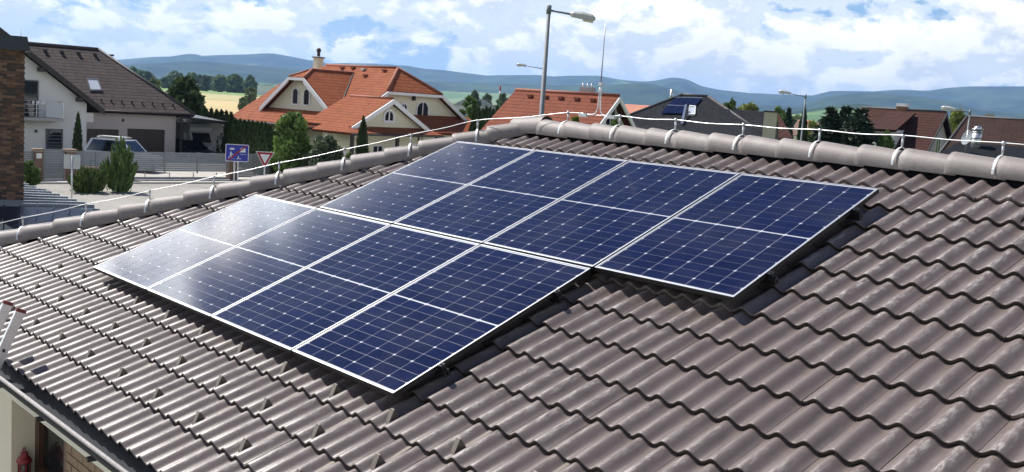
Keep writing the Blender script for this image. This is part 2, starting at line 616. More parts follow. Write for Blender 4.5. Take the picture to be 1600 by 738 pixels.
# snow guards: little bent steel brackets in three staggered rows
sg = MB()
sg.bar((0, -0.075, -0.010), (0, 0.0, 0.064), 0.034, 0.004, up=(0, -1, 1))
sg.bar((0, 0.0025, 0.064), (0, 0.022, -0.008), 0.034, 0.004, up=(0, 1, 1))
sg.prism([(0.013, -0.062, -0.004), (0.013, 0.0, 0.058), (0.013, 0.018, -0.006)], (0.002, 0, 0))
sg.bar((0, 0.02, -0.008), (0, 0.26, -0.018), 0.028, 0.003)
M['guard'] = mat('brown_coated_steel', (0.145, 0.122, 0.10), 0.5, 0.2, var=0.2, scale=30)
sg_me = sg.data('snow_guard', M['guard'])
for v, us in ((-0.045, 4.61), (-0.375, 2.52), (-0.70, 2.82)):
    k = -9
    while True:
        u = us + 2 * COVER * k
        k += 1
        if u > 8.2: break
        if u < hip_u(v) + 0.35: continue
        uc = U0 + round((u - U0 - WAVE / 2) / WAVE) * WAVE + WAVE / 2       # stands in a trough
        link('snow_guard', sg_me, roof, (uc, v, CREST - 2 * AMP + 0.006 - 0.012), (0, 0, rng.uniform(-0.05, 0.05)))

# hooded vent tile at the right edge of the frame
vt = MB()
for k in range(9):
    t0, t1 = math.pi * k / 9, math.pi * (k + 1) / 9
    for (va, ra, za), (vb, rb, zb) in (((0, 0.085, 0.075), (0.16, 0.075, 0.05)), ((0.16, 0.075, 0.05), (0.30, 0.03, 0.0))):
        vt.face([(-ra * math.cos(t0), va, math.sin(t0) * za), (-ra * math.cos(t1), va, math.sin(t1) * za), (-rb * math.cos(t1), vb, math.sin(t1) * zb), (-rb * math.cos(t0), vb, math.sin(t0) * zb)], None, True)
vt.box(-0.07, 0.07, 0.03, 0.04, -0.02, 0.06)
vt.build('vent_tile', M['black_metal'], roof).location = (6.80, 3.42, CREST - 0.014)

# ---- ridge and hip tiles: tapered half barrels
def barrel_me(r0, r1, L, lift0=0.0, lift1=0.0, flat=1.0, th=0.016):
    mb = MB(); seg = 14
    def ring(x, r, dz, k=0.0):
        return [(x, -r * math.cos(math.pi * (i / seg * 1.20 - 0.10)), r * flat * math.sin(math.pi * (i / seg * 1.20 - 0.10)) + dz) for i in range(seg + 1)]
    rings = [ring(0.012, r0 - th, lift0), ring(0.0, r0 - th, lift0), ring(0.0, r0 - 0.003, lift0), ring(0.004, r0, lift0), ring(0.05, r0 * 0.5 + r1 * 0.5 + (r0 - r1) * 0.42, lift0), ring(L, r1, lift1)]
    for r in rings: mb.v += r
    n = seg + 1
    for j in range(len(rings) - 1):
        for i in range(seg):
            mb.f.append((j * n + i, j * n + i + 1, (j + 1) * n + i + 1, (j + 1) * n + i)); mb.uv.append(None); mb.s.append(True)
    return mb.data('ridge_tile', M['ridge'])


def roof_pt(u, v, n):
    return Vector((u, v * math.cos(PITCH) - n * math.sin(PITCH), ZR + v * math.sin(PITCH) + n * math.cos(PITCH)))


APEX = Vector((hip_u(V_RIDGE), 3.90, 5.150))
hip_low = roof_pt(hip_u(V_EAVE - 0.06), V_EAVE - 0.06, CREST)
hip_axis0 = Vector((hip_low.x, hip_low.y, hip_low.z - 0.01))
cap = empty('ridge_capping', (0, 0, -GZ)); cap.parent = house
me_r = barrel_me(0.119, 0.103, 0.43, 0.010, 0.0)
STEP = 0.3535
def dir_rot(d):
    d = Vector(d).normalized()
    return (0, -math.asin(d.z), math.atan2(d.y, d.x))
k = 0
x = APEX.x + 0.23
while x < U_MAX + 0.1:
    link('ridge_tile', me_r, cap, (x, APEX.y + rng.uniform(-.003, .003), APEX.z + rng.uniform(-.003, .003)), (0, rng.uniform(-.004, .004) + 0.016, rng.uniform(-.006, .006)))
    x += STEP
hd = (APEX - hip_axis0)
HL = hd.length
hd.normalize()
s = 0.0
while s < HL - 0.28:
    p = hip_axis0 + hd * s
    r_ = dir_rot(hd)
    link('ridge_tile', me_r, cap, p + Vector((rng.uniform(-.003, .003), 0, rng.uniform(-.003, .003))), (rng.uniform(-.01, .01), r_[1] + 0.02, r_[2] + rng.uniform(-.006, .006)))
    s += 0.364
# apex starter: a fatter, open ended hood
ap = barrel_me(0.126, 0.150, 0.40, 0.0, 0.0, 0.95)
r_ = dir_rot(Vector((0.93, 0.20, 0.06)))
link('apex_tile', ap, cap, APEX + Vector((-0.17, -0.035, -0.005)), r_)
# black ventilation roll that shows under the capping
mb = MB()
mb.face([(APEX.x, APEX.y - 0.06, APEX.z + 0.03), (U_MAX, APEX.y - 0.06, APEX.z + 0.03), (U_MAX, APEX.y - 0.10, APEX.z - 0.09), (APEX.x, APEX.y - 0.10, APEX.z - 0.09)])
side = Vector((hd.y, -hd.x, 0)).normalized()
a0, a1 = hip_axis0, APEX
mb.face([a0 + side * 0.06 + Vector((0, 0, 0.03)), a1 + side * 0.06 + Vector((0, 0, 0.03)), a1 + side * 0.10 + Vector((0, 0, -0.09)), a0 + side * 0.10 + Vector((0, 0, -0.09))])
mb.build('ridge_roll', M['underlay'], cap)

# the two slopes that face away
mb = MB()
back_y = APEX.y * 2 - W_EAVE
ze = roof_pt(0, V_EAVE, CREST - 0.03).z
zt = APEX.z - 0.06
y_e = roof_pt(0, V_EAVE, CREST).y
xl = hip_axis0.x
mb.slope([(U_MAX, APEX.y, zt), (APEX.x, APEX.y, zt), (xl, 2 * APEX.y - y_e, ze), (U_MAX, 2 * APEX.y - y_e, ze)], 0.03)
mb.slope([(APEX.x, APEX.y, zt), (xl, y_e, ze), (xl, 2 * APEX.y - y_e, ze)], 0.03)
M['far_brown'] = roof_mat('brown_tile_far', (0.075, 0.058, 0.052), (0.14, 0.112, 0.102))
o = mb.build('far_slope', M['far_brown'], house); o.location = (0, 0, -GZ)

# gutter, eave boards and the wall below the eave
gut = MB()
gy = roof_pt(0, V_EAVE, CREST).y - 0.005
gz = roof_pt(0, V_EAVE, CREST).z - 0.055
GX0, GX1 = xl - 0.2, U_MAX
prof = [(0.055, 0.012), (0.055, -0.055), (0.03, -0.085), (-0.02, -0.095), (-0.07, -0.08), (-0.098, -0.045), (-0.105, 0.0), (-0.115, 0.008), (-0.122, 0.0), (-0.115, -0.05), (-0.08, -0.095), (-0.02, -0.112), (0.06, -0.10)]
ngr = len(prof)
for xx in (GX0, GX1): gut.v += [(xx, gy + a, gz + b) for a, b in prof]
for i in range(ngr - 1):
    gut.f.append((i, i + 1, ngr + i + 1, ngr + i)); gut.uv.append(None); gut.s.append(True)
M['gutter'] = mat('dark_grey_gutter_steel', (0.011, 0.014, 0.020), 0.7, 0.0, spec=0.2, var=0.2, scale=8)
g = gut.build('gutter', M['gutter'], house); g.location.z = -GZ
lip = MB()
lip.tube([(GX0, gy - 0.118, gz + 0.003), (GX1, gy - 0.118, gz + 0.003)], 0.014, 8)
M['lip'] = mat('weathered_gutter_bead', (0.30, 0.275, 0.265), 0.7, 0.0, var=0.5, scale=30)
link_ = lip.build('gutter_bead', M['lip'], g)
for i in range(14):
    xx = 1.05 + i * 0.95
    MB().box(xx - 0.014, xx + 0.014, gy - 0.105, gy + 0.05, gz - 0.130, gz - 0.10).build('gutter_bracket', M['black_metal'], g)
M['cream'] = mat('cream_render', (0.56, 0.52, 0.41), 0.85, var=0.06, scale=2, bump=0.15, bscale=150)
M['white_board'] = mat('cream_painted_board', (0.62, 0.60, 0.50), 0.7, var=0.05)
o = MB().box(GX0, GX1, gy + 0.06, gy + 0.085, gz - 0.27, gz - 0.035).build('fascia_board', M['white_board'], house); o.location.z = -GZ
yw = gy + 0.62
o = MB().box(GX0, GX1, gy + 0.086, yw - 0.002, gz - 0.292, gz - 0.271).build('soffit', M['white_board'], house); o.location.z = -GZ
def on_y(px, py, Y):
    d = ray(px, py)
    return CAM + d * ((Y - CAM.y) / d.y)


y_p = gy + 0.30                              # pillar face
xa = on_y(18, 660, y_p).x                    # right edge of the pillar
d_ = ray(53, 660)
y_r = (CAM + d_ * ((xa - CAM.x) / d_.x)).y   # window wall, as deep as the pillar's side shows
xb = xa                                      # left jamb of the window
xc = on_y(103, 712, y_r).x                   # right jamb, where the brick starts
ztop = gz - 0.293
z_sill = on_y(45, 733, y_r).z
o = MB().box(-1.75, xa, y_p, y_r + 0.30, GZ, ztop).build('pillar_wall', M['cream'], house); o.location.z = -GZ
o = MB().box(xb, xc, y_r + 0.003, y_r + 0.30, GZ, z_sill - 0.03).build('wall', M['cream'], house); o.location.z = -GZ
o = MB().box(xc, U_MAX, y_r + 0.03, y_r + 0.30, GZ, ztop).build('wall', M['cream'], house); o.location.z = -GZ
o = MB().box(-1.75, -1.45, y_r + 0.30, 8.2, GZ, ztop).build('wall', M['cream'], house); o.location.z = -GZ
M['wood'] = mat('dark_brown_window_wood', (0.055, 0.026, 0.014), 0.45, var=0.3, scale=14)
M['dark_glass'] = mat('dark_window_glass', (0.012, 0.013, 0.014), 0.03, spec=0.3)
win = MB()
for (a, b, c, d) in ((xb, xb + 0.10, z_sill, ztop), (xc - 0.08, xc, z_sill, ztop), (xb + 0.10, xc - 0.08, z_sill, z_sill + 0.09)):
    win.box(a, b, y_r + 0.01, y_r + 0.09, c, d)
wo = win.build('window', M['wood'], house); wo.location.z = -GZ
MB().box(xb + 0.1, xc - 0.08, y_r + 0.05, y_r + 0.062, z_sill + 0.09, ztop).build('pane', M['dark_glass'], wo)
M['sill'] = mat('dark_stone_sill', (0.05, 0.047, 0.045), 0.5, var=0.2)
MB().box(xa + 0.003, xc + 0.02, y_r - 0.16, y_r + 0.01, z_sill - 0.03, z_sill).build('window_sill', M['sill'], wo)
# facing bricks right of the window, one by one
M['brick_y'] = mat('ochre_facing_brick', (0.21, 0.145, 0.085), 0.8, var=0.35, scale=9, bump=0.4, bscale=80)
M['mortar'] = mat('pale_mortar', (0.42, 0.38, 0.30), 0.9, var=0.1)
bw = MB().box(xc + 0.002, xc + 1.9, y_r + 0.022, y_r + 0.029, GZ + 1.2, ztop).build('brick_facing', M['mortar'], house); bw.location.z = -GZ
bl, bh, jt = 0.236, 0.066, 0.013
bme = MB().box(0, bl, 0, 0.03, 0, bh).data('brick', M['brick_y'])
bhf = MB().box(0, bl / 2 - jt / 2, 0, 0.03, 0, bh).data('brick_half', M['brick_y'])
row = 0
z = ztop - bh - 0.01
while z > ztop - 1.15:
    x = xc + 0.004
    if row % 2:
        link('brick', bhf, bw, (x, y_r - 0.001 + rng.uniform(0, .003), z)); x += bl / 2 + jt / 2
    while x < xc + 1.6:
        link('brick', bme, bw, (x, y_r - 0.001 + rng.uniform(0, .003), z)); x += bl + jt
    z -= bh + jt; row += 1
# red lantern on the sill
lp = on_y(38, 716, y_r - 0.09)
ln = empty('lantern', (lp.x, lp.y, z_sill), 0, 'small red metal lantern standing on the window sill below the eave', 'lantern')
M['red_paint'] = mat('red_lantern_paint', (0.20, 0.012, 0.018), 0.45, 0.1)
M['lant_glass'] = mat('lantern_glass', (0.10, 0.07, 0.06), 0.1, spec=0.6)
b = MB(); b.cyl((0, 0, 0), 0.055, 0.02, 16)
for k in range(6):
    a = k * math.pi / 3
    b.bar((0.047 * math.cos(a), 0.047 * math.sin(a), 0.02), (0.047 * math.cos(a), 0.047 * math.sin(a), 0.13), 0.009)
b.build('cage', M['red_paint'], ln)
MB().tube([(0, 0, .13), (0, 0, .14), (0, 0, .165), (0, 0, .185), (0, 0, .19), (0, 0, .215), (0, 0, .225)], [.062, .064, .05, .028, .03, .026, .005], 16).build('lid', M['red_paint'], ln)
MB().cyl((0, 0, 0.021), 0.036, 0.108, 14).build('glass', M['lant_glass'], ln)
ln.scale = (1.02, 1.02, 1.02)
hp = [(0.05 * math.cos(t), 0, 0.17 + 0.085 * math.sin(t)) for t in np.linspace(0.1, math.pi - 0.1, 12)]
MB().tube(hp, 0.004, 6).build('handle', M['red_paint'], ln)

# ------------------------------------------------------------------ solar panels
PW, PL, PGAP = 1.134, 1.722, 0.020
def cell_material():
    m = bpy.data.materials.new('monocrystalline_cell')
    m.use_nodes = True
    t = NT(m.node_tree)
    oi = t.n('ShaderNodeObjectInfo')
    tc_ = t.n('ShaderNodeTexCoord')
    pos = t.n('ShaderNodeNewGeometry').outputs['Position']
    c = t.mix(oi.outputs['Random'], (0.0012, 0.0024, 0.022, 1), (0.0022, 0.0040, 0.032, 1))
    sp = t.n('ShaderNodeSeparateXYZ', Vector=tc_.outputs['Object'])
    fr = t.math('FRACT', t.math('DIVIDE', sp.outputs[0], 0.0197))
    bus = t.math('LESS_THAN', fr, 0.035)
    c = t.mix(t.math('MULTIPLY', bus, 0.22), c, (0.30, 0.32, 0.36, 1))
    dn = t.noise(pos, 2.3, 6, 0.65)
    dust = t.math('MULTIPLY', t.n('ShaderNodeMapRange', {'clamp': True}, Value=dn, From_Min=0.42, From_Max=0.75).outputs[0], 0.05)
    c = t.mix(dust, c, (0.30, 0.29, 0.27, 1))
    b = t.n('ShaderNodeBsdfPrincipled', Base_Color=c, Roughness=0.45)
    b.inputs['Specular IOR Level'].default_value = 0.0
    b.inputs['Coat Weight'].default_value = 1.0
    b.inputs['Coat IOR'].default_value = 1.36
    b.inputs['Coat Roughness'].default_value = 0.11
    t.n('ShaderNodeOutputMaterial', Surface=b.outputs[0])
    return m


M['cell'] = cell_material()
M['backsheet'] = mat('white_backsheet', (0.44, 0.45, 0.47), 0.5, coat=1.0, crough=0.11)
M['frame'] = mat('anodised_frame', (0.70, 0.71, 0.72), 0.38, 0.9)
colp, rowp, cgap, rgap, mid = (PW - 0.034) / 6, (PL - 0.050 - 0.012) / 18, 0.0040, 0.0026, 0.012
cw, ch = colp - cgap, rowp - rgap
def cell_me(up):
    k = 0.0105
    if up: pts = [(0, 0), (cw, 0), (cw, ch - k), (cw - k, ch), (k, ch), (0, ch - k)]
    else: pts = [(0, k), (k, 0), (cw - k, 0), (cw, k), (cw, ch), (0, ch)]
    mb = MB()
    mb.face([(x, y, 0.0009) for x, y in pts])
    for i in range(6):
        a, b = pts[i], pts[(i + 1) % 6]
        mb.face([(a[0], a[1], 0), (b[0], b[1], 0), (b[0], b[1], 0.0009), (a[0], a[1], 0.0009)])
    return mb.data('solar_cell', M['cell'])
cell_up, cell_dn = cell_me(True), cell_me(False)
fb, lb = MB(), MB(); L_ = 0.0095
for mbx, za_, zb_ in ((fb, -0.033, -0.0012), (lb, -0.0012, 0.0)):
    mbx.box(0, PW, 0, L_, za_, zb_); mbx.box(0, PW, PL - L_, PL, za_, zb_)
    mbx.box(0, L_, L_, PL - L_, za_, zb_); mbx.box(PW - L_, PW, L_, PL - L_, za_, zb_)
M['frame_side'] = mat('black_panel_sides_back', (0.012, 0.012, 0.013), 0.5)  # frame sides are black below the silver lip
fb.box(L_ + 0.0005, PW - L_ - 0.0005, L_ + 0.0005, PL - L_ - 0.0005, -0.0105, -0.0085)  # black sheet added under each panel to deepen the shade below
frame_me = fb.data('frame', M['frame_side'])
lip_me = lb.data('frame_lip', M['frame'])
back_me = MB().box(L_, PW - L_, L_, PL - L_, -0.008, -0.0035).data('backsheet', M['backsheet'])
P_LABEL = {
    (0, 0): 'pale glaring solar panel at the lower left end of the array',
    (0, 1): 'half pale solar panel second from the left in the lower row',
    (0, 2): 'blue solar panel third from the left in the lower row',
    (0, 3): 'deep blue solar panel nearest the viewer at the right end of the lower row',
    (1, 0): 'blue solar panel at the far left end of the upper row below the hip',
    (1, 1): 'blue solar panel second from the left in the upper row',
    (1, 2): 'blue solar panel third from the left in the upper row',
    (1, 3): 'deep blue solar panel overhanging at the right end of the upper row'}
for rrow in range(2):
    for k in range(4):
        u = (k + (1 if rrow else 0)) * (PW + PGAP)
        v = rrow * (PL + PGAP)
        p = empty('solar_panel', roof_pt(u, v, 0), rot=(PITCH, 0, 0), label=P_LABEL[(rrow, k)], cat='solar panel', group='solar panels on the roof')
        p.rotation_euler = (PITCH + rng.uniform(-.0015, .0015), rng.uniform(-.0015, .0015), 0)
        fo = link('frame', frame_me, p); link('frame_lip', lip_me, fo); link('backsheet', back_me, p)
        for r in range(18):
            y = 0.025 + r * rowp + (mid if r >= 9 else 0) + rgap / 2
            me = cell_up if r % 2 == 0 else cell_dn
            for c in range(6):
                link('solar_cell', me, p, (0.017 + c * colp + cgap / 2, y, -0.0034))
# mounting rails with end clamps
M['rail'] = mat('black_anodised_rail', (0.03, 0.031, 0.034), 0.4, 0.6)
rail_n = ['lowest', 'second lowest', 'third', 'uppermost']
for ri, (v, ua, ub) in enumerate(((0.36, -0.05, 4.65), (1.37, -0.05, 4.65), (2.10, 1.10, 5.81), (3.11, 1.10, 5.81))):
    rl = empty('mounting_rail', roof_pt(ua, v, -0.034), rot=(PITCH, 0, 0), label='black mounting rail with bright end bolt under the panels, %s of four' % rail_n[ri], cat='mounting rail', group='mounting rails under the panels')
    b = MB(); b.box(0, ub - ua, -0.02, 0.02, -0.042, -0.001)
    b.build('rail', M['rail'], rl)
    for xx in (0.035, ub - ua - 0.035):
        b = MB(); b.box(xx - 0.016, xx + 0.016, -0.018, 0.018, 0.0, 0.032).cyl((xx, 0, 0.032), 0.008, 0.008, 8)
        b.build('end_clamp', M['rail'], rl)
        MB().tube([(xx + 0.022, 0, -0.02), (xx + 0.035, 0, -0.02)], 0.009, 8).build('bolt', M['alu'], rl)
    xx = 0.4
    while xx < ub - ua:
        b = MB(); b.bar((xx, 0, -0.043), (xx, 0, -0.09), 0.03, 0.006); b.bar((xx, 0, -0.09), (xx, 0.14, -0.10), 0.03, 0.006)
        b.build('roof_hook', M['galv'], rl); xx += 1.2

# ------------------------------------------------------------------ lightning conductor along hip and ridge
cond = empty('lightning_conductor', (0, 0, 0), 0, 'thin aluminium lightning wire on little posts running along the hip and the ridge', 'lightning conductor')
wz = 0.215
pts = []
hip_h = [0.85, 1.62, 2.36, 3.12, 3.88, 4.62, 5.42, 6.12]
M['wire'] = mat('aluminium_wire', (0.80, 0.81, 0.81), 0.35, 0.55)
strap_at = []
for s in np.arange(0.35, HL - 0.1, 0.715):
    strap_at.append((hip_axis0 + hd * float(s), hd))
rxs = [2.01, 2.70, 3.37, 4.10, 4.83, 5.53, 6.27, 7.0, 7.75, 8.5, 9.2]
for x in rxs:
    strap_at.append((Vector((x, APEX.y, APEX.z)), Vector((1, 0, 0))))
wire_pts = [roof_pt(-2.9, -0.75, 0.0), roof_pt(-2.55, -0.42, 0.0), strap_at[0][0] + Vector((-0.10, -0.22, 0.07)), strap_at[0][0] + Vector((0.05, 0.0, wz - 0.06))]
prev = None
for i, (p, d) in enumerate(strap_at[1:], 1):
    q = p + Vector((0, 0, wz + rng.uniform(-.006, .006)))
    if prev is not None:
        wire_pts.append((prev + q) / 2 - Vector((0, 0, 0.006 + rng.uniform(0, .006))))
    wire_pts.append(q); prev = q
# soften
def smooth_pts(P, n=4):
    out = []
    for i in range(len(P) - 1):
        p0, p1, p2, p3 = P[max(i - 1, 0)], P[i], P[i + 1], P[min(i + 2, len(P) - 1)]
        for k in range(n):
            t = k / n
            out.append(0.5 * ((2 * p1) + (p2 - p0) * t + (2 * p0 - 5 * p1 + 4 * p2 - p3) * t * t + (3 * p1 - p0 - 3 * p2 + p3) * t ** 3))
    return out + [P[-1]]
MB().tube(smooth_pts([Vector(p) for p in wire_pts]), 0.0038, 8).build('wire', M['wire'], cond)
M['strap'] = mat('galvanised_strap', (0.66, 0.68, 0.69), 0.5, 0.35, var=0.1, scale=30)
for p, d in strap_at:
    sdv = Vector((d.y, -d.x, 0)).normalized()          # towards the front slope
    h = MB()
    ra = 0.124
    arc = [p + sdv * (ra * math.sin(t)) + Vector((0, 0, ra * math.cos(t) + 0.006)) for t in np.linspace(-1.55, 1.62, 15)]
    for a, b2 in zip(arc[:-1], arc[1:]):
        mdir = (b2 - a).normalized()
        nn = d.cross(mdir)
        h.bar(a - mdir * 0.002, b2 + mdir * 0.002, 0.017, 0.003, up=nn)
    ho = h.build('holder_strap', M['strap'], cond)
    k = MB()
    k.tube([p + Vector((0, 0, 0.126)), p + Vector((0, 0, wz - 0.012))], 0.009, 8)
    k.tube([p + Vector((0, 0, wz - 0.014)), p + Vector((0, 0, wz + 0.012))], 0.014, 8)
    k.build('wire_clamp', M['galv'], ho)

# lightning rod rising from the ridge, fed by two bent tails
rx0 = 2.42
rod = empty('lightning_rod', (rx0, APEX.y, APEX.z + 0.13), 0, 'slender vertical lightning rod with two bent tails standing on the ridge beside the lamp post', 'lightning rod')
rb = MB()
rb.tube(smooth_pts([Vector((-0.24, 0, 0.085)), Vector((-0.12, 0, 0.075)), Vector((-0.035, 0, 0.10)), Vector((-0.012, 0, 0.20)), Vector((-0.01, 0, 0.34))]), 0.006, 8)
rb.build('tail', M['wire'], rod)
rb = MB()
rb.tube(smooth_pts([Vector((0.20, 0, 0.07)), Vector((0.10, 0, 0.07)), Vector((0.03, 0, 0.10)), Vector((0.012, 0, 0.20)), Vector((0.01, 0, 0.36))]), 0.006, 8)
rb.build('tail', M['wire'], rod)
M['rod'] = mat('dull_steel_rod', (0.30, 0.30, 0.30), 0.4, 0.7)
MB().tube([(0, 0, 0.26), (0, 0, 0.95)], [0.0058, 0.004], 8).build('rod', M['rod'], rod)
for z0_ in (0.30, 0.36):
    MB().box(-0.02, 0.02, -0.014, 0.014, z0_, z0_ + 0.028).build('rod_clamp', M['galv'], rod)
for xx in (-0.2, 0.17):
    MB().box(xx - 0.05, xx + 0.05, -0.018, 0.018, 0.05, 0.085).build('foot_clamp', M['galv'], rod)

# ------------------------------------------------------------------ ladder at the left eave
lad = empty('ladder', (0.98, -2.55, GZ), 0, 'aluminium ladder with red rail caps leaning on the eave at the left edge', 'ladder')
M['ladder'] = mat('ladder_aluminium', (0.74, 0.75, 0.75), 0.35, 0.75, var=0.1, scale=12)
M['cap_red'] = mat('dull_red_plastic_cap', (0.16, 0.03, 0.03), 0.5)
top = Vector((0.0, 1.58, 3.75))
dl = top.normalized()
for xx in (-0.155, 0.155):
    MB().bar((xx, 0, 0), (xx, top.y, top.z), 0.030, 0.072, up=(0, -1, 0.4)).build('rail', M['ladder'], lad)
    e = Vector((xx, top.y, top.z))
    MB().bar(e - dl * 0.012, e + dl * 0.014, 0.034, 0.076, up=(0, -1, 0.4)).build('rail_cap', M['cap_red'], lad)
for k in range(1, 14):
    q = dl * (0.29 * k - 0.02)
    MB().tube([(-0.145, q.y, q.z), (0.145, q.y, q.z)], 0.015, 8).build('rung', M['ladder'], lad)
    for xx in (-0.171, 0.171):
        MB().box(xx - 0.003, xx + 0.003, q.y - 0.01, q.y + 0.01, q.z - 0.012, q.z + 0.012).build('rung_plug', M['black_metal'], lad)
# ------------------------------------------------------------------ terrain
def vnoise(x, y, seed=0):
    """smooth value noise on numpy arrays"""
    xi, yi = np.floor(x).astype(np.int64), np.floor(y).astype(np.int64)
    xf, yf = x - xi, y - yi
    def h(a, b):
        n = (a * 374761393 + b * 668265263 + seed * 982451653) & 0x7fffffff
        n = ((n ^ (n >> 13)) * 1274126177) & 0x7fffffff
        return ((n ^ (n >> 16)) & 0xffff) / 65535.0
    sx, sy = xf * xf * (3 - 2 * xf), yf * yf * (3 - 2 * yf)
    return (h(xi, yi) * (1 - sx) + h(xi + 1, yi) * sx) * (1 - sy) + (h(xi, yi + 1) * (1 - sx) + h(xi + 1, yi + 1) * sx) * sy


def fbm(x, y, seed=0, o=4):
    s, a = 0, 0.5
    for k in range(o):
        s = s + a * vnoise(x * 2 ** k, y * 2 ** k, seed + k); a *= 0.5
    return s


def skyline(pts, Rk, base, seed):
    """height of a ridge line by bearing: read off the view inside the frame, rolling on by noise outside it"""
    azs, hs = [], []
    for px, py in pts:
        d = ray(px, py)
        azs.append(math.degrees(math.atan2(d.y, d.x)) % 360); hs.append(CAM.z + Rk * d.z / math.hypot(d.x, d.y))
    o = np.argsort(azs); azs = np.array(azs)[o]; hs = np.array(hs)[o]
    def f(az):
        inside = np.interp(az, azs, hs)
        out = base * (0.55 + 0.9 * fbm(az / 9.0, az * 0 + seed, seed))
        e = 6.0
        wgt = np.clip(np.minimum((az - azs[0]) / e + 1, (azs[-1] - az) / e + 1), 0, 1)
        return inside * wgt + out * (1 - wgt)
    return f


FAR = [(-260, 100), (-100, 98), (0, 98), (150, 97), (240, 89), (269, 88.6), (302, 84), (316, 88), (337, 86.7), (386, 85.4), (422, 83.4), (448, 87.6), (481, 94), (516, 99.7), (545, 99), (623, 103), (636, 103), (662, 108), (691, 110), (714, 112.7), (760, 118.5), (792, 117.7), (841, 117.7), (864, 120), (890, 118.7), (936, 118.7), (968, 125), (1000, 128), (1024, 128), (1049, 123.6), (1070, 126), (1095, 134.7), (1122, 140.6), (1168, 145.5), (1217, 148), (1268, 150), (1300, 143), (1340, 143.5), (1366, 144), (1408, 141), (1447, 143), (1483, 138), (1518, 135.6), (1600, 136), (1700, 136), (1900, 150)]
MID = [(-260, 118), (-100, 110), (0, 107), (240, 100), (289, 95.8), (321, 96.4), (370, 100.7), (419, 105.5), (468, 109), (520, 117), (600, 125), (700, 129), (780, 131), (860, 134), (940, 133), (1000, 131), (1024, 133), (1065, 145), (1100, 156), (1160, 163), (1250, 166), (1290, 152), (1330, 147), (1366, 146.5), (1400, 149), (1447, 153), (1490, 159), (1530, 171), (1600, 178), (1700, 190), (1900, 205)]
NEARH = [(-260, 100), (0, 118), (200, 131), (400, 143), (600, 155), (700, 161), (800, 166), (900, 172), (1000, 176), (1100, 180), (1200, 180), (1262, 171), (1300, 166), (1345, 163), (1400, 170), (1460, 180), (1540, 192), (1640, 205), (1900, 222)]
LAY = [(9600, 2900, skyline(FAR, 9600, 370, 3)), (6200, 1900, skyline(MID, 6200, 210, 11)), (3300, 900, skyline(NEARH, 3300, 45, 23))]


def terrain(az, r):
    h = np.full(np.broadcast(az, r).shape, GZ)
    x, y = r * np.cos(np.radians(az)), r * np.sin(np.radians(az))
    for Rk, wk, f in LAY:
        t = np.clip((r - (Rk - wk)) / wk, 0, 1)
        t2 = np.clip((Rk + wk * 0.8 - r) / (wk * 0.8), 0, 1)
        s = np.where(r < Rk, t * t * (3 - 2 * t), 0.35 + 0.65 * t2 * t2 * (3 - 2 * t2))
        n = (fbm(x / (wk * 0.26), y / (wk * 0.26), 5, 6) - 0.5)
        s = np.clip(s + n * 2.2 * s * (1 - s) * 2, 0, 1)
        H = f(az)
        h = np.maximum(h, GZ + (H - GZ) * s)
    return h


AZ = np.concatenate([np.arange(0, 96, 2.0), np.arange(96, 180, 0.3), np.arange(180, 360, 2.0)])
def polar_sheet(name, radii, material, hole=False):
    nA = len(AZ)
    az, r = np.meshgrid(AZ, radii)
    z = terrain(az, r)
    V = np.stack([CAM.x + r * np.cos(np.radians(az)), CAM.y + r * np.sin(np.radians(az)), z], -1).reshape(-1, 3)
    F = []
    for j in range(len(radii) - 1):
        a = np.arange(nA); b = (a + 1) % nA
        F.append(np.stack([j * nA + a, (j + 1) * nA + a, (j + 1) * nA + b, j * nA + b], -1))
    F = np.concatenate(F)
    me = raw_mesh(name, V, F, material, True)
    return tag(link(name, me), kind='structure')


def ground_mat():
    m = bpy.data.materials.new('village_ground')
    m.use_nodes = True
    t = NT(m.node_tree)
    pos = t.n('ShaderNodeNewGeometry').outputs['Position']
    a = t.noise(pos, 0.35, 6, 0.6); b = t.noise(pos, 6, 5, 0.65); f = t.noise(pos, 0.012, 2, 0.5)
    c = t.mix(a, (0.055, 0.085, 0.022, 1), (0.12, 0.13, 0.05, 1))
    c = t.mix(t.math('MULTIPLY', b, 0.5), c, (0.16, 0.14, 0.075, 1))
    vo = t.n('ShaderNodeTexVoronoi', Vector=pos, Scale=0.0042)
    fld = t.ramp(t.n('ShaderNodeSeparateColor', Color=vo.outputs['Color']).outputs[0], [(0.0, (0.07, 0.12, 0.03)), (0.35, (0.12, 0.17, 0.045)), (0.6, (0.17, 0.19, 0.07)), (0.8, (0.06, 0.10, 0.03)), (1.0, (0.15, 0.18, 0.06))])
    d = t.n('ShaderNodeVectorMath', {'operation': 'LENGTH'}, i0=pos).outputs['Value']
    k = t.n('ShaderNodeMapRange', {'clamp': True}, Value=d, From_Min=260.0, From_Max=420.0).outputs[0]
    c = t.mix(k, c, fld)
    bs = t.n('ShaderNodeBsdfPrincipled', Base_Color=c, Roughness=0.95)
    bs.inputs['Specular IOR Level'].default_value = 0.1
    t.n('ShaderNodeOutputMaterial', Surface=bs.outputs[0])
    return m


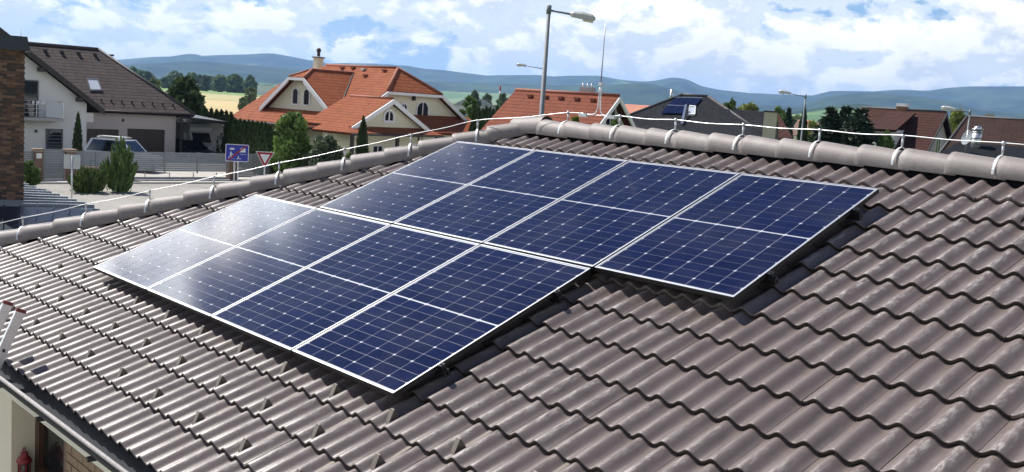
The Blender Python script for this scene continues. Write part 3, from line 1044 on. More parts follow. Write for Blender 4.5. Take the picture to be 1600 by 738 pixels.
def hill_mat():
    m = bpy.data.materials.new('forested_hills')
    m.use_nodes = True
    t = NT(m.node_tree)
    pos = t.n('ShaderNodeNewGeometry').outputs['Position']
    z = t.n('ShaderNodeSeparateXYZ', Vector=pos).outputs[2]
    big = t.noise(pos, 0.0011, 4, 0.55); fine = t.noise(pos, 0.016, 6, 0.75); med = t.noise(pos, 0.006, 4, 0.6)
    forest = t.mix(fine, (0.006, 0.018, 0.007, 1), (0.060, 0.100, 0.034, 1))
    forest = t.mix(t.n('ShaderNodeMapRange', {'clamp': True}, Value=med, From_Min=0.40, From_Max=0.62).outputs[0], forest, (0.012, 0.028, 0.016, 1))
    forest = t.mix(t.n('ShaderNodeMapRange', {'clamp': True}, Value=t.noise(pos, 0.0021, 5, 0.6), From_Min=0.50, From_Max=0.66).outputs[0], forest, (0.055, 0.095, 0.045, 1))  # broad patches: forest types, with cloud shadow put into the colour
    vo = t.n('ShaderNodeTexVoronoi', Vector=pos, Scale=0.0024)
    cellr = t.n('ShaderNodeSeparateColor', Color=vo.outputs['Color']).outputs[0]
    meadow = t.ramp(cellr, [(0.0, (0.10, 0.18, 0.05)), (0.5, (0.15, 0.23, 0.075)), (0.8, (0.20, 0.24, 0.10)), (1.0, (0.08, 0.15, 0.045))])
    low = t.n('ShaderNodeMapRange', {'clamp': True}, Value=z, From_Min=10.0, From_Max=80.0, To_Min=0.14, To_Max=-0.14).outputs[0]
    k = t.n('ShaderNodeMapRange', {'clamp': True}, Value=t.math('ADD', big, low), From_Min=0.535, From_Max=0.575).outputs[0]
    c = t.mix(k, forest, meadow)
    bs = t.n('ShaderNodeBsdfPrincipled', Base_Color=c, Roughness=0.95)
    bs.inputs['Specular IOR Level'].default_value = 0.05
    t.n('ShaderNodeOutputMaterial', Surface=bs.outputs[0])
    return m


polar_sheet('ground', np.concatenate([[0.05], np.geomspace(4, 2200, 46)]), ground_mat())
polar_sheet('hills', np.concatenate([[2200.0], np.linspace(2350, 12500, 130)]), hill_mat())


def sheet(name, poly, material, z):
    mb = MB(); mb.face([(x, y, z) for x, y in poly])
    return tag(mb.build(name, material), kind='structure')


def arc_field(name, pxa, pxb, d0, d1, material, z):
    """a field strip between two bearings and two distances"""
    poly = []
    for D, ps in ((d0, np.linspace(pxa, pxb, 6)), (d1, np.linspace(pxb, pxa, 6))):
        for p in ps:
            q = at(p, 110 + 0.0669 * p, D); poly.append((q.x, q.y))
    return sheet(name, poly, material, z)


M['wheat'] = mat('ripe_wheat', (0.42, 0.32, 0.14), 0.9, var=0.25, scale=0.05)
M['stubble'] = mat('dry_meadow', (0.34, 0.30, 0.13), 0.9, var=0.3, scale=0.06)
M['green_crop'] = mat('green_crop', (0.13, 0.22, 0.045), 0.9, var=0.25, scale=0.03)
arc_field('wheat_field', 60, 520, 150, 395, M['wheat'], GZ + 0.02)
arc_field('meadow', 40, 520, 402, 640, M['stubble'], GZ + 0.03)
arc_field('crop_field', 20, 620, 650, 1250, M['green_crop'], GZ + 0.04)

# ------------------------------------------------------------------ street
M['asphalt'] = mat('sun_bleached_asphalt', (0.27, 0.255, 0.225), 0.85, var=0.12, scale=1.2, bump=0.3, bscale=90, dirt=(0.13, 0.12, 0.11), dscale=0.7, damt=0.35)
M['concrete'] = mat('pale_concrete_paving', (0.40, 0.375, 0.33), 0.85, var=0.12, scale=1.5, bump=0.3, bscale=60)
M['kerb'] = mat('kerb_concrete', (0.46, 0.43, 0.38), 0.85, var=0.15, scale=3)
sheet('road', [(-45.2, -60), (-26, -60), (-26, 16), (-33, 24), (-36, 70), (-45.2, 70)], M['asphalt'], GZ + 0.006)
pv = MB(); pv.box(-47.4, -45.25, 15.0, 16.4, GZ, GZ + 0.07).box(-47.4, -45.25, 19.8, 70, GZ, GZ + 0.07).box(-47.4, -46.1, 16.4, 19.8, GZ, GZ + 0.065)
tag(pv.build('pavement', M['concrete']), kind='structure')
kb = MB()
for k in range(46):
    y0 = -5 + k * 1.0
    kb.box(-45.24, -45.06, y0, y0 + 0.985, GZ - 0.1, GZ + 0.10)
tag(kb.build('kerb', M['kerb']), kind='structure')
sheet('driveway', [(-62, 19.8), (-47.45, 19.8), (-47.45, 31.5), (-62, 31.5)], M['concrete'], GZ + 0.012)

sheet('bounce_terrace', [(-6, -9), (14, -9), (14, gy + 0.7), (-6, gy + 0.7)], M['concrete'], GZ + 0.008)  # out of view, added to bounce sunlight up under the eave

# ------------------------------------------------------------------ foliage
def leaf_quads(P, size, rng_, up=0.35, stretch=1.5):
    n = len(P)
    d = rng_.normal(size=(n, 3)); d[:, 2] = d[:, 2] * 0.7 + up
    d /= np.linalg.norm(d, axis=1)[:, None]
    a = np.cross(d, rng_.normal(size=(n, 3))); a /= np.linalg.norm(a, axis=1)[:, None]
    b = np.cross(d, a)
    s = size * rng_.uniform(0.6, 1.35, (n, 1))
    a = a * s * stretch; b = b * s
    V = np.stack([P - a, P - b * 0.8 + d * s * 0.15, P + a, P + b * 0.8 + d * s * 0.15], 1).reshape(-1, 3)
    F = np.arange(n * 4).reshape(n, 4)
    return V, F


def crown_mesh(name, clumps, per, size, material, seed, shell=0.55):
    g = np.random.default_rng(seed)
    P = []
    for (x, y, z, rx, rz) in clumps:
        d = g.normal(size=(per, 3)); d /= np.linalg.norm(d, axis=1)[:, None]
        d *= (g.uniform(shell, 1.0, (per, 1)))
        P.append(np.stack([x + d[:, 0] * rx, y + d[:, 1] * rx, z + d[:, 2] * rz], 1))
    P = np.concatenate(P)
    V, F = leaf_quads(P, size, g)
    return raw_mesh(name, V, F, material)


M['bark'] = mat('bark', (0.085, 0.065, 0.048), 0.9, var=0.3, scale=6)
M['leaf_mid'] = leaf_mat('leaf_mid_green', (0.055, 0.10, 0.022), (0.13, 0.20, 0.045))
M['leaf_light'] = leaf_mat('leaf_fresh_green', (0.075, 0.14, 0.028), (0.17, 0.26, 0.06))
M['leaf_dark'] = leaf_mat('leaf_dark_green', (0.028, 0.058, 0.018), (0.075, 0.12, 0.036))
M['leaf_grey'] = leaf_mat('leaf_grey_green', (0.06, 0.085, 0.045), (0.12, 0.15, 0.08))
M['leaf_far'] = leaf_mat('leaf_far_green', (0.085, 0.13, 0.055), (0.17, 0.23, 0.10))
M['leaf_yellow'] = leaf_mat('leaf_yellow_green', (0.12, 0.15, 0.025), (0.24, 0.26, 0.055))
M['thuja'] = leaf_mat('thuja_green', (0.016, 0.036, 0.010), (0.048, 0.080, 0.020), 0.15)
M['juniper'] = leaf_mat('juniper_green', (0.060, 0.11, 0.032), (0.17, 0.235, 0.07), 0.15)
M['spruce'] = leaf_mat('spruce_green', (0.012, 0.030, 0.014), (0.035, 0.062, 0.030), 0.1)


def broadleaf_parts(seed, h, w, material, n=22, per=150, size=0.075, trunk=0.3, low=0.22):
    g = random.Random(seed)
    cl, limbs = [], MB()
    limbs.tube([(0, 0, 0), (0.01 * h, 0, h * 0.25), (0, 0.01 * h, h * 0.55), (0.01 * h, 0, h * 0.8)], [w * 0.035, w * 0.028, w * 0.018, w * 0.006], 7)
    for i in range(n):
        t = (i + 0.5) / n
        zz = h * (low + (0.97 - low) * t)
        env = math.sin(math.pi * min(1, max(0.06, (t * 0.86 + 0.12)))) ** 0.7
        a = i * 2.4 + g.uniform(-0.4, 0.4)
        rr = w * 0.5 * env * g.uniform(0.45, 0.78)
        c = (rr * math.cos(a), rr * math.sin(a), zz)
        s = w * g.uniform(0.13, 0.2) * (0.65 + 0.5 * env)
        cl.append((*c, s, s * g.uniform(0.7, 1.0)))
        limbs.tube([(0, 0, max(zz - 0.2 * h, 0.12 * h)), (c[0] * 0.5, c[1] * 0.5, zz - 0.07 * h), c], [w * 0.012, w * 0.008, w * 0.003], 5)
    cl.append((0, 0, h * 0.55, w * 0.22, h * 0.25))
    return crown_mesh('crown', cl, per, size * (w ** 0.5), material, seed, 0.35), limbs.data('trunk', M['bark'])


def thuja_parts(seed, h, w, material, n=2600, size=0.055, p=2.2):
    g = np.random.default_rng(seed)
    z = g.uniform(0.0, 1.0, n) ** 0.85
    prof = (1 - z ** p) ** 0.75 * (0.75 + 0.25 * np.minimum(1, z * 8))
    a = g.uniform(0, 2 * math.pi, n)
    lob = 1 + 0.13 * np.sin(a * 5 + z * 9) + 0.10 * np.sin(a * 3 - z * 23 + seed)
    r = prof * lob * g.uniform(0.62, 1.05, n) * w / 2
    P = np.stack([r * np.cos(a), r * np.sin(a), z * h * (1 + 0.02 * g.normal(size=n))], 1)
    s = size * g.uniform(0.6, 1.4, n)[:, None]
    rad = np.stack([np.cos(a), np.sin(a), np.zeros(n)], 1)
    tan = np.stack([-np.sin(a), np.cos(a), np.zeros(n)], 1)
    tw = g.uniform(-1, 1, n)[:, None]
    tn = tan * np.cos(tw) + rad * np.sin(tw)
    upv = np.array([0, 0, 1.0]) + rad * g.uniform(0.0, 0.8, n)[:, None]
    V = np.stack([P - upv * s, P - tn * s * 0.8, P + upv * s * 2.0, P + tn * s * 0.8], 1).reshape(-1, 3)
    crown = raw_mesh('crown', V, np.arange(n * 4).reshape(n, 4), material)
    tr = MB().tube([(0, 0, 0), (0, 0, h * 0.5), (0, 0, h * 0.93)], [w * 0.09, w * 0.06, w * 0.01], 6)
    return crown, tr.data('trunk', M['bark'])


def spruce_parts(seed, h, w, material, tiers=26):
    g = random.Random(seed); gn = np.random.default_rng(seed)
    tr = MB().tube([(0, 0, 0), (0, 0, h * 0.6), (0, 0, h)], [w * 0.05, w * 0.03, w * 0.004], 7)
    P = []
    for i in range(tiers):
        t = (i + 0.3) / tiers
        L = w * 0.5 * (1 - t) ** 0.85 * g.uniform(0.75, 1.1) + 0.05
        nb = max(5, int(13 * (1 - t)) + 4)
        for k in range(nb):
            a = 2 * math.pi * (k + g.random() * 0.7) / nb
            Lk = L * g.uniform(0.7, 1.12)
            m_ = max(16, int(95 * Lk / w * 2))
            s = np.sqrt(gn.uniform(0.03, 1, m_))
            side = gn.normal(size=m_) * 0.17 * Lk * (1.1 - s * 0.6)
            x = s * Lk
            z = h * (0.06 + 0.93 * t) - 0.24 * x + 0.10 * x * s - np.abs(gn.normal(size=m_)) * 0.05 * w * 0.5
            P.append(np.stack([x * math.cos(a) - side * math.sin(a), x * math.sin(a) + side * math.cos(a), z], 1))
    P = np.concatenate(P)
    V, F = leaf_quads(P, 0.036 * w, gn, 0.2, 2.0)
    return raw_mesh('crown', V, F, material), tr.data('trunk', M['bark'])


def plant(name, parts, loc, label, cat, group=None, s=1.0, sz=None, rz=0.0):
    e = empty(name, loc, rz, label, cat, group)
    e.scale = (s, s, sz or s)
    if parts[1] is not None: link('trunk', parts[1], e)
    link('crown', parts[0], e)
    return e


def foot(px, D, z=None):
    d = ray(px, 110 + 0.0669 * px)
    k = D / math.hypot(d.x, d.y)
    return Vector((CAM.x + d.x * k, CAM.y + d.y * k, GZ if z is None else z))


def hgt(px, py, D):
    """height above the ground of a pixel at distance D"""
    return at(px, py, D).z - GZ
# ------------------------------------------------------------------ pieces for houses
M['white_wall'] = mat('white_render', (0.70, 0.69, 0.67), 0.9, var=0.04, scale=0.8)
M['mauve_wall'] = mat('greige_render', (0.44, 0.40, 0.385), 0.9, var=0.05, scale=0.8)
M['cream_wall'] = mat('pale_cream_render', (0.74, 0.71, 0.53), 0.9, var=0.04, scale=0.8)
M['white_trim'] = mat('white_trim_paint', (0.80, 0.79, 0.76), 0.6)
M['dark_trim'] = mat('dark_brown_trim', (0.035, 0.028, 0.025), 0.6)
M['glass'] = mat('window_glass', (0.02, 0.025, 0.03), 0.04, spec=0.9)
M['grey_frame'] = mat('grey_window_frame', (0.10, 0.10, 0.11), 0.5)
M['white_frame'] = mat('white_window_frame', (0.78, 0.78, 0.76), 0.5)
M['brown_door'] = mat('dark_brown_garage_door', (0.030, 0.020, 0.017), 0.5, var=0.15, scale=3)
M['steel'] = mat('stainless_steel', (0.62, 0.63, 0.64), 0.25, 0.9)
M['roof_brown'] = roof_mat('brown_concrete_tiles', (0.050, 0.040, 0.038), (0.090, 0.072, 0.067), 0.36, 0.30, 0.08)
M['roof_orange'] = roof_mat('orange_clay_tiles', (0.195, 0.055, 0.024), (0.300, 0.096, 0.042), 0.36, 0.24, 0.38)
M['roof_red'] = roof_mat('red_clay_tiles', (0.150, 0.048, 0.028), (0.225, 0.072, 0.041), 0.36, 0.26, 0.45)
M['roof_dark'] = roof_mat('anthracite_tiles', (0.013, 0.014, 0.017), (0.028, 0.030, 0.034), 0.34, 0.30, 0.5)
M['roof_maroon'] = roof_mat('maroon_brown_tiles', (0.045, 0.020, 0.016), (0.072, 0.033, 0.026), 0.34, 0.30, 0.35)
M['ridge_orange'] = mat('orange_ridge', (0.24, 0.07, 0.033), 0.7, var=0.2, scale=2)
M['ridge_dark'] = mat('dark_ridge', (0.05, 0.044, 0.042), 0.6, var=0.2, scale=2)
M['shingle'] = mat('dark_bitumen_shingle', (0.014, 0.016, 0.020), 0.95, spec=0.1, var=0.3, scale=1.2, bump=0.4, bscale=12)


def window(par, o, ex, n, w, h, arch=0.0, fm='white_frame', fw=0.07, bars=(1, 0), depth=0.06, name='window', gm='glass'):
    """frame proud of the wall with a pane and glazing bars; o = lower left corner, ex = along, n = outwards"""
    o, ex, n = Vector(o), Vector(ex), Vector(n); up = Vector((0, 0, 1))
    def outline(i):
        pts = [(i, i), (w - i, i)]
        if arch:
            hh = h - arch; rx, rz = w / 2 - i, arch - i
            pts += [(w / 2 + rx * math.cos(t), hh + rz * math.sin(t)) for t in np.linspace(0, math.pi, 13)]
        else:
            pts += [(w - i, h - i), (i, h - i)]
        return [o + ex * a + up * b for a, b in pts]
    A, B = outline(0), outline(fw)
    mb = MB(); k = len(A)
    for i in range(k):
        j = (i + 1) % k
        mb.face([A[i] + n * depth, A[j] + n * depth, B[j] + n * depth, B[i] + n * depth])
        mb.face([A[j] + n * depth, A[i] + n * depth, A[i] - n * 0.01, A[j] - n * 0.01])
        mb.face([B[i] + n * depth, B[j] + n * depth, B[j] - n * 0.01, B[i] - n * 0.01])
    for i in range(1, bars[0] + 1):
        x = w * i / (bars[0] + 1); mb.bar(o + ex * x + up * fw + n * depth * 0.7, o + ex * x + up * (h - fw) + n * depth * 0.7, fw * 0.7, 0.02, up=n)
    for i in range(1, bars[1] + 1):
        z = h * i / (bars[1] + 1); mb.bar(o + ex * fw + up * z + n * depth * 0.7, o + ex * (w - fw) + up * z + n * depth * 0.7, fw * 0.5, 0.02, up=n)
    wo = mb.build(name, M[fm], par)
    MB().face([q + n * 0.02 for q in B]).build('pane', M[gm], wo)
    return wo


M['sky_pane'] = mat('skylight_glass_painted_sky', (0.50, 0.54, 0.58), 0.1, spec=0.8)  # pale sky reflection is put into the pane's base colour


def skylight(par, P, fm='grey_frame', t=0.09):
    """roof window lying on a slope: P = 4 corners lower-left, lower-right, upper-right, upper-left"""
    P = [Vector(p) for p in P]
    n = (P[1] - P[0]).cross(P[3] - P[0]).normalized()
    if n.z < 0: n = -n
    c = sum(P, Vector()) / 4
    I = [c + (p - c) * 0.82 for p in P]
    mb = MB()
    for i in range(4):
        j = (i + 1) % 4
        mb.face([P[i] + n * t, P[j] + n * t, I[j] + n * t, I[i] + n * t]); mb.face([P[j] + n * t, P[i] + n * t, P[i] - n * 0.03, P[j] - n * 0.03])
        mb.face([I[i] + n * t, I[j] + n * t, I[j] + n * (t - 0.04), I[i] + n * (t - 0.04)])
    wo = mb.build('skylight', M[fm], par)
    MB().face([q + n * (t - 0.035) for q in I]).build('pane', M['sky_pane'], wo)
    return wo


def lerp(a, b, t): return tuple(x + (y - x) * t for x, y in zip(a, b))


def ridge_line(par, pts, r, m, name='ridge_cap'):
    return MB().tube(pts, r, 7).build(name, M[m], par)


# ------------------------------------------------------------------ house on the left: white gable, brown hip roof, two garages
FL = Frame(200, 71.3 / abs(math.cos(math.atan2(ray(200, 123).y, ray(200, 123).x))), ang=90)
hl = empty('grey_house', FL.o, FL.a, 'white and greige house with brown tiled roof, balcony and two dark garage doors', 'house')
z_e = FL.z(235, 175, -0.5)
xr_ = FL.x(303, -0.5, 178)
z_r = FL.z(100, 72.5, 5.2)
x_rl, x_rr = FL.x(-60, 5.2, 72), FL.x(153, 5.2, 77)
yb = 11.0
x_gl, x_gr = FL.x(135, 0.0, 190), FL.x(275, 0.0, 190)
MB().box(x_gl - 7, x_gr, 0, yb - 0.6, GZ, z_e - 0.12).build('garage_wall', M['mauve_wall'], hl)
rf = MB()
e0, e1, e2, e3 = (x_rl, -0.5, z_e), (xr_, -0.5, z_e), (xr_, yb, z_e), (x_rl, yb, z_e)
r0, r1 = (x_rl, 5.2, z_r), (x_rr, 5.2, z_r)
rf.slope([e0, e1, r1, r0]); rf.slope([e1, e2, r1]); rf.slope([e2, e3, r0, r1])
rfo = rf.build('roof', M['roof_brown'], hl)
ridge_line(rfo, [r0, r1], 0.12, 'ridge_dark'); ridge_line(rfo, [r1, e1], 0.11, 'ridge_dark', 'hip_cap')
MB().tube([(x_gl, -0.62, z_e - 0.08), (xr_, -0.62, z_e - 0.08)], 0.07, 8).build('gutter', M['dark_trim'], hl)
# roof window on the front slope
def on_front(px, py):
    # intersect with the front slope plane
    for _ in range(1):
        lo, hi = -0.5, 5.2
        for _k in range(40):
            mid_ = (lo + hi) / 2
            q = FL.p(px, py, mid_)
            zz = z_e + (z_r - z_e) * (mid_ + 0.5) / 5.7
            if q[2] < zz: hi = mid_
            else: lo = mid_
    return FL.p(px, py, (lo + hi) / 2)
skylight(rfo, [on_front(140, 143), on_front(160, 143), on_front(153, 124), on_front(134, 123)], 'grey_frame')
for k in range(5):
    q = on_front(70 + k * 26, 80 + k * 2)
    MB().box(q[0] - 0.12, q[0] + 0.12, q[1] - 0.2, q[1] + 0.12, q[2], q[2] + 0.13).build('vent_tile', M['dark_trim'], rfo)
for k in range(9):
    q = on_front(158 + k * 16, 158 + k * 1.1)
    MB().bar((q[0], q[1], q[2]), (q[0], q[1] - 0.05, q[2] + 0.16), 0.12, 0.02).build('snow_guard', M['dark_trim'], rfo)
# gable wing
yg = -4.2
xg_r = FL.x(135, yg, 190)
xp, zp = FL.x(-8, yg - 0.7, 37), FL.z(-8, 37, yg - 0.7)
xe, ze_ = FL.x(163, yg - 0.7, 172), FL.z(163, 172, yg - 0.7)
sl = (zp - ze_) / (xe - xp)
def zroof(x): return zp - abs(x - xp) * sl
xg_l = xp - (xg_r - xp)
MB().prism([(xg_l, yg, GZ), (xg_r, yg, GZ), (xg_r, yg, zroof(xg_r) - 0.3), (xp, yg, zp - 0.3), (xg_l, yg, zroof(xg_l) - 0.3)], (0, 4.15, 0)).build('gable_wall', M['white_wall'], hl)
gr = MB()
gr.slope([(xp, yg - 0.7, zp), (xe, yg - 0.7, ze_), (xe, -0.55, ze_), (xp, 4.6, zp)])
gr.slope([(xp, yg - 0.7, zp), (2 * xp - xe, yg - 0.7, ze_), (2 * xp - xe, 4.0, ze_), (xp, 4.6, zp)])
gro = gr.build('wing_roof', M['roof_brown'], hl)
MB().prism([(xp, yg - 0.72, zp + 0.03), (xe + 0.03, yg - 0.72, ze_ + 0.03), (xe + 0.03, yg - 0.72, ze_ - 0.34), (xp, yg - 0.72, zp - 0.36)], (0, 0.06, 0)).build('barge_board', M['dark_trim'], gro)
MB().prism([(xp, yg - 0.72, zp + 0.03), (2 * xp - xe, yg - 0.72, ze_ + 0.03), (2 * xp - xe, yg - 0.72, ze_ - 0.34), (xp, yg - 0.72, zp - 0.36)], (0, 0.06, 0)).build('barge_board', M['dark_trim'], gro)
for t in (0.42, 0.78):
    xx = xp + (xe - xp) * t
    MB().box(xx - 0.12, xx + 0.12, yg - 0.66, yg + 0.05, zroof(xx) - 0.62, zroof(xx) - 0.34).build('purlin_end', M['dark_trim'], gro)
a_, b_ = FL.p(40, 184, yg), FL.p(60, 126, yg)
window(hl, (a_[0] - 0.2, yg, a_[2]), (1, 0, 0), (0, -1, 0), b_[0] - a_[0] + 0.2, b_[2] - a_[2], 0, 'grey_frame', 0.08, (0, 0), name='balcony_door')
a_, b_ = FL.p(71, 233, yg), FL.p(98, 202, yg)
window(hl, (a_[0], yg, a_[2]), (1, 0, 0), (0, -1, 0), b_[0] - a_[0], b_[2] - a_[2], 0, 'grey_frame', 0.09, (0, 5), name='window')
# balcony
a_, b_ = FL.p(5, 191, yg - 1.1), FL.p(100, 184, yg - 1.1)
zb = FL.z(100, 186, yg - 1.1)
bal = MB().box(a_[0], b_[0], yg - 1.15, yg, zb - 0.16, zb).build('balcony', M['mauve_wall'], hl)
zt_ = zb + 1.0
for k in range(6):
    xx = b_[0] - 0.05 - k * 0.78
    MB().box(xx - 0.02, xx + 0.02, yg - 1.10, yg - 1.06, zb, zt_).build('railing_post', M['steel'], bal)
for zz in (zb + 0.3, zb + 0.55, zb + 0.8, zt_):
    MB().tube([(a_[0], yg - 1.08, zz), (b_[0] - 0.05, yg - 1.08, zz), (b_[0] - 0.05, yg - 0.02, zz)], 0.017, 6).build('railing_bar', M['steel'], bal)
MB().box(b_[0] - 1.05, b_[0] - 0.1, yg - 1.105, yg - 1.095, zb + 0.06, zt_ - 0.06).build('railing_panel', mat('frosted_railing_glass', (0.50, 0.53, 0.55), 0.25), bal)
for k in range(3):
    xx = b_[0] - 1.6 + k * 0.28 - 0.2
    MB().ball((xx, yg - 1.07, zt_ - 0.10), 0.07, 8, 6, 1.8).build('railing_ornament', M['white_trim'], bal)
# garage doors, lamps, air conditioner
for (p0, p1) in ((136, 185), (199, 257)):
    xa_, xb_ = FL.x(p0, 0, 215), FL.x(p1, 0, 215)
    zt2 = FL.z((p0 + p1) / 2, 202, 0)
    g = MB().box(xa_, xb_, -0.03, -0.004, GZ, zt2).build('garage_door', M['brown_door'], hl)
    for k in range(1, 5):
        zz = GZ + (zt2 - GZ) * k / 5
        MB().box(xa_ + 0.03, xb_ - 0.03, -0.05, -0.031, zz - 0.21, zz + 0.19).build('door_panel', M['brown_door'], g)
for (px, py, yy) in ((192, 189, 0), (56, 206, yg)):
    q = FL.p(px, py, yy)
    wl = MB().box(q[0] - 0.06, q[0] + 0.06, yy - 0.10, yy - 0.002, q[2] - 0.05, q[2] + 0.12).build('wall_lamp', M['black_metal'], hl)
q = FL.p(137, 184, -0.3)
MB().box(q[0] - 0.1, q[0] + 0.38, -0.32, -0.003, q[2] - 0.3, q[2] + 0.33).build('air_conditioner', M['white_trim'], hl)

# carport on its right
cp = empty('carport', FL.o, FL.a, 'dark open carport with white side wall beside the garage', 'carport')
xa_, xb_ = x_gr + 0.05, FL.x(362, 0, 190)
za_, zb_ = FL.z(275, 181, -0.6), FL.z(362, 192, -0.6)
MB().slope([(xa_, -0.8, za_), (xb_, -0.8, zb_), (xb_, 7.2, zb_ + 0.3), (xa_, 7.2, za_ + 0.3)], 0.16).build('roof', M['black_metal'], cp)
MB().box(xa_, xb_, 7.0, 7.15, GZ, zb_ - 0.1).build('back_wall', M['mauve_wall'], cp)
xw = FL.x(347, 0.2, 210)
MB().box(xw, xw + 0.16, 0.2, 6.95, GZ, zb_ - 0.15).build('side_wall', M['white_wall'], cp)
for xx in (xa_ + 0.1, xb_ - 0.12):
    MB().box(xx - 0.07, xx + 0.07, -0.6, -0.46, GZ, zb_ - 0.05).build('post', M['black_metal'], cp)

# ------------------------------------------------------------------ vehicles
M['car_white'] = mat('white_car_paint', (0.66, 0.67, 0.68), 0.3, coat=1.0)
M['car_black'] = mat('black_car_paint', (0.012, 0.013, 0.016), 0.3, coat=1.0)
M['car_glass'] = mat('tinted_car_glass', (0.012, 0.016, 0.02), 0.04, spec=0.8)
M['tyre'] = mat('tyre_rubber', (0.018, 0.018, 0.018), 0.85)
M['headlamp'] = mat('headlamp_lens', (0.55, 0.57, 0.6), 0.08, 0.3, coat=1.0)


def car(loc, rz, label, paint, L=4.4, W=1.8, H=1.5, hood=0.28, van=False, rack=False):
    """nose towards local -y"""
    e = empty('parked_car' if not van else 'camper_van', loc, rz, label, 'car' if not van else 'camper van')
    z0, zb_ = 0.22, H * 0.56
    prof = [(-L / 2, z0 + 0.12), (-L / 2 + 0.03, zb_ * 0.80), (-L / 2 + 0.2, zb_ * 0.93), (-L / 2 + hood * L, zb_ + 0.06), (L / 2 - 0.15, zb_ + 0.05), (L / 2, zb_ * 0.8), (L / 2 - 0.02, z0 + 0.1), (L / 2 - 0.2, z0), (-L / 2 + 0.2, z0)]
    mb = MB(); n = len(prof)
    secs = [(-W / 2, 0.93), (-W / 2 * 0.96, 1.0), (W / 2 * 0.96, 1.0), (W / 2, 0.93)]
    for x, k in secs:
        for y, z in prof:
            mb.v.append((x, y * (0.985 if k < 1 else 1), z0 + (z - z0) * k))
    for s in range(3):
        for i in range(n):
            j = (i + 1) % n
            mb.f.append((s * n + i, s * n + j, (s + 1) * n + j, (s + 1) * n + i)); mb.uv.append(None); mb.s.append(False)
    mb.f.append(tuple(range(n))); mb.f.append(tuple(3 * n + i for i in reversed(range(n)))); mb.uv += [None, None]; mb.s += [False, False]
    body = mb.build('body', M[paint], e)
    yA, yB, yC, yD = -L / 2 + hood * L, -L / 2 + hood * L + (0.75 if not van else 0.5), L / 2 - (0.55 if not van else 0.05), L / 2 - 0.12
    zt = H
    def ring(x0, x1, za, zb2):
        return [(-x0, yA, za), (x0, yA, za), (x1, yB, zb2), (-x1, yB, zb2)]
    wb, wt = W / 2 - 0.05, W / 2 - 0.2
    cab = MB()
    A = [(-wb, yA, zb_ + 0.04), (wb, yA, zb_ + 0.04), (wb, yD, zb_ + 0.03), (-wb, yD, zb_ + 0.03)]
    T = [(-wt, yB, zt), (wt, yB, zt), (wt, yC, zt), (-wt, yC, zt)]
    cab.face(T)
    for i in range(4):
        j = (i + 1) % 4
        cab.face([A[i], A[j], T[j], T[i]])
    cab.build('cabin', M[paint], e)
    for i, nm in ((0, 'windscreen'), (1, 'side_window'), (2, 'rear_window'), (3, 'side_window')):
        j = (i + 1) % 4
        q = [Vector(A[i]), Vector(A[j]), Vector(T[j]), Vector(T[i])]
        c = sum(q, Vector()) / 4
        nn = (q[1] - q[0]).cross(q[3] - q[0]).normalized()
        q = [c + (p - c) * 0.86 + nn * 0.012 for p in q]
        MB().face(q).build(nm, M['car_glass'], e)
    for sx in (-1, 1):
        for yy in (-L * 0.31, L * 0.30):
            w_ = MB().tube([(sx * (W / 2 - 0.2), yy, 0.31), (sx * (W / 2 + 0.005), yy, 0.31)], 0.31, 16).build('wheel', M['tyre'], e)
            MB().tube([(sx * (W / 2 + 0.004), yy, 0.31), (sx * (W / 2 + 0.018), yy, 0.31)], 0.19, 12).build('rim', M['alu'], w_)
        MB().box(sx * W * 0.30 - 0.18, sx * W * 0.30 + 0.18, -L / 2 - 0.012, -L / 2 + 0.1, zb_ * 0.66, zb_ * 0.84).build('headlight', M['headlamp'], e)
        MB().box(sx * (W / 2 + 0.02) - 0.1, sx * (W / 2 + 0.02) + 0.1, yA + 0.25, yA + 0.33, zb_ + 0.06, zb_ + 0.2).build('mirror', M[paint], e)
    MB().box(-W * 0.3, W * 0.3, -L / 2 - 0.010, -L / 2 + 0.05, z0 + 0.14, z0 + 0.30).build('grille', M['car_glass'], e)
    MB().box(-0.26, 0.26, -L / 2 - 0.02, -L / 2 - 0.011, z0 + 0.17, z0 + 0.27).build('number_plate', M['white_trim'], e)
    if rack:
        for yy in (yB + 0.3, yC - 0.4):
            MB().tube([(-wt, yy, zt + 0.1), (wt, yy, zt + 0.1)], 0.025, 6).build('roof_bar', M['galv'], e)
        MB().box(-0.35, 0.35, yB + 0.15, yC - 0.2, zt + 0.12, zt + 0.16).build('roof_ladder', M['galv'], e)
    return e


def fl_world(x, y, z=GZ): return Vector((FL.o.x + FL.ex.x * x + FL.ey.x * y, FL.o.y + FL.ex.y * x + FL.ey.y * y, z))
car(fl_world(FL.x(196, -9.0, 250), -8.6), FL.a + R(36), 'white estate car with roof bars parked between the grey fence and the garages', 'car_white', 4.5, 1.85, 1.86, 0.24, rack=True)
car(fl_world(FL.x(316, -1.2, 230), 0.6), FL.a + R(4), 'black car parked in front of the camper under the dark carport', 'car_black', 4.2, 1.75, 1.42)
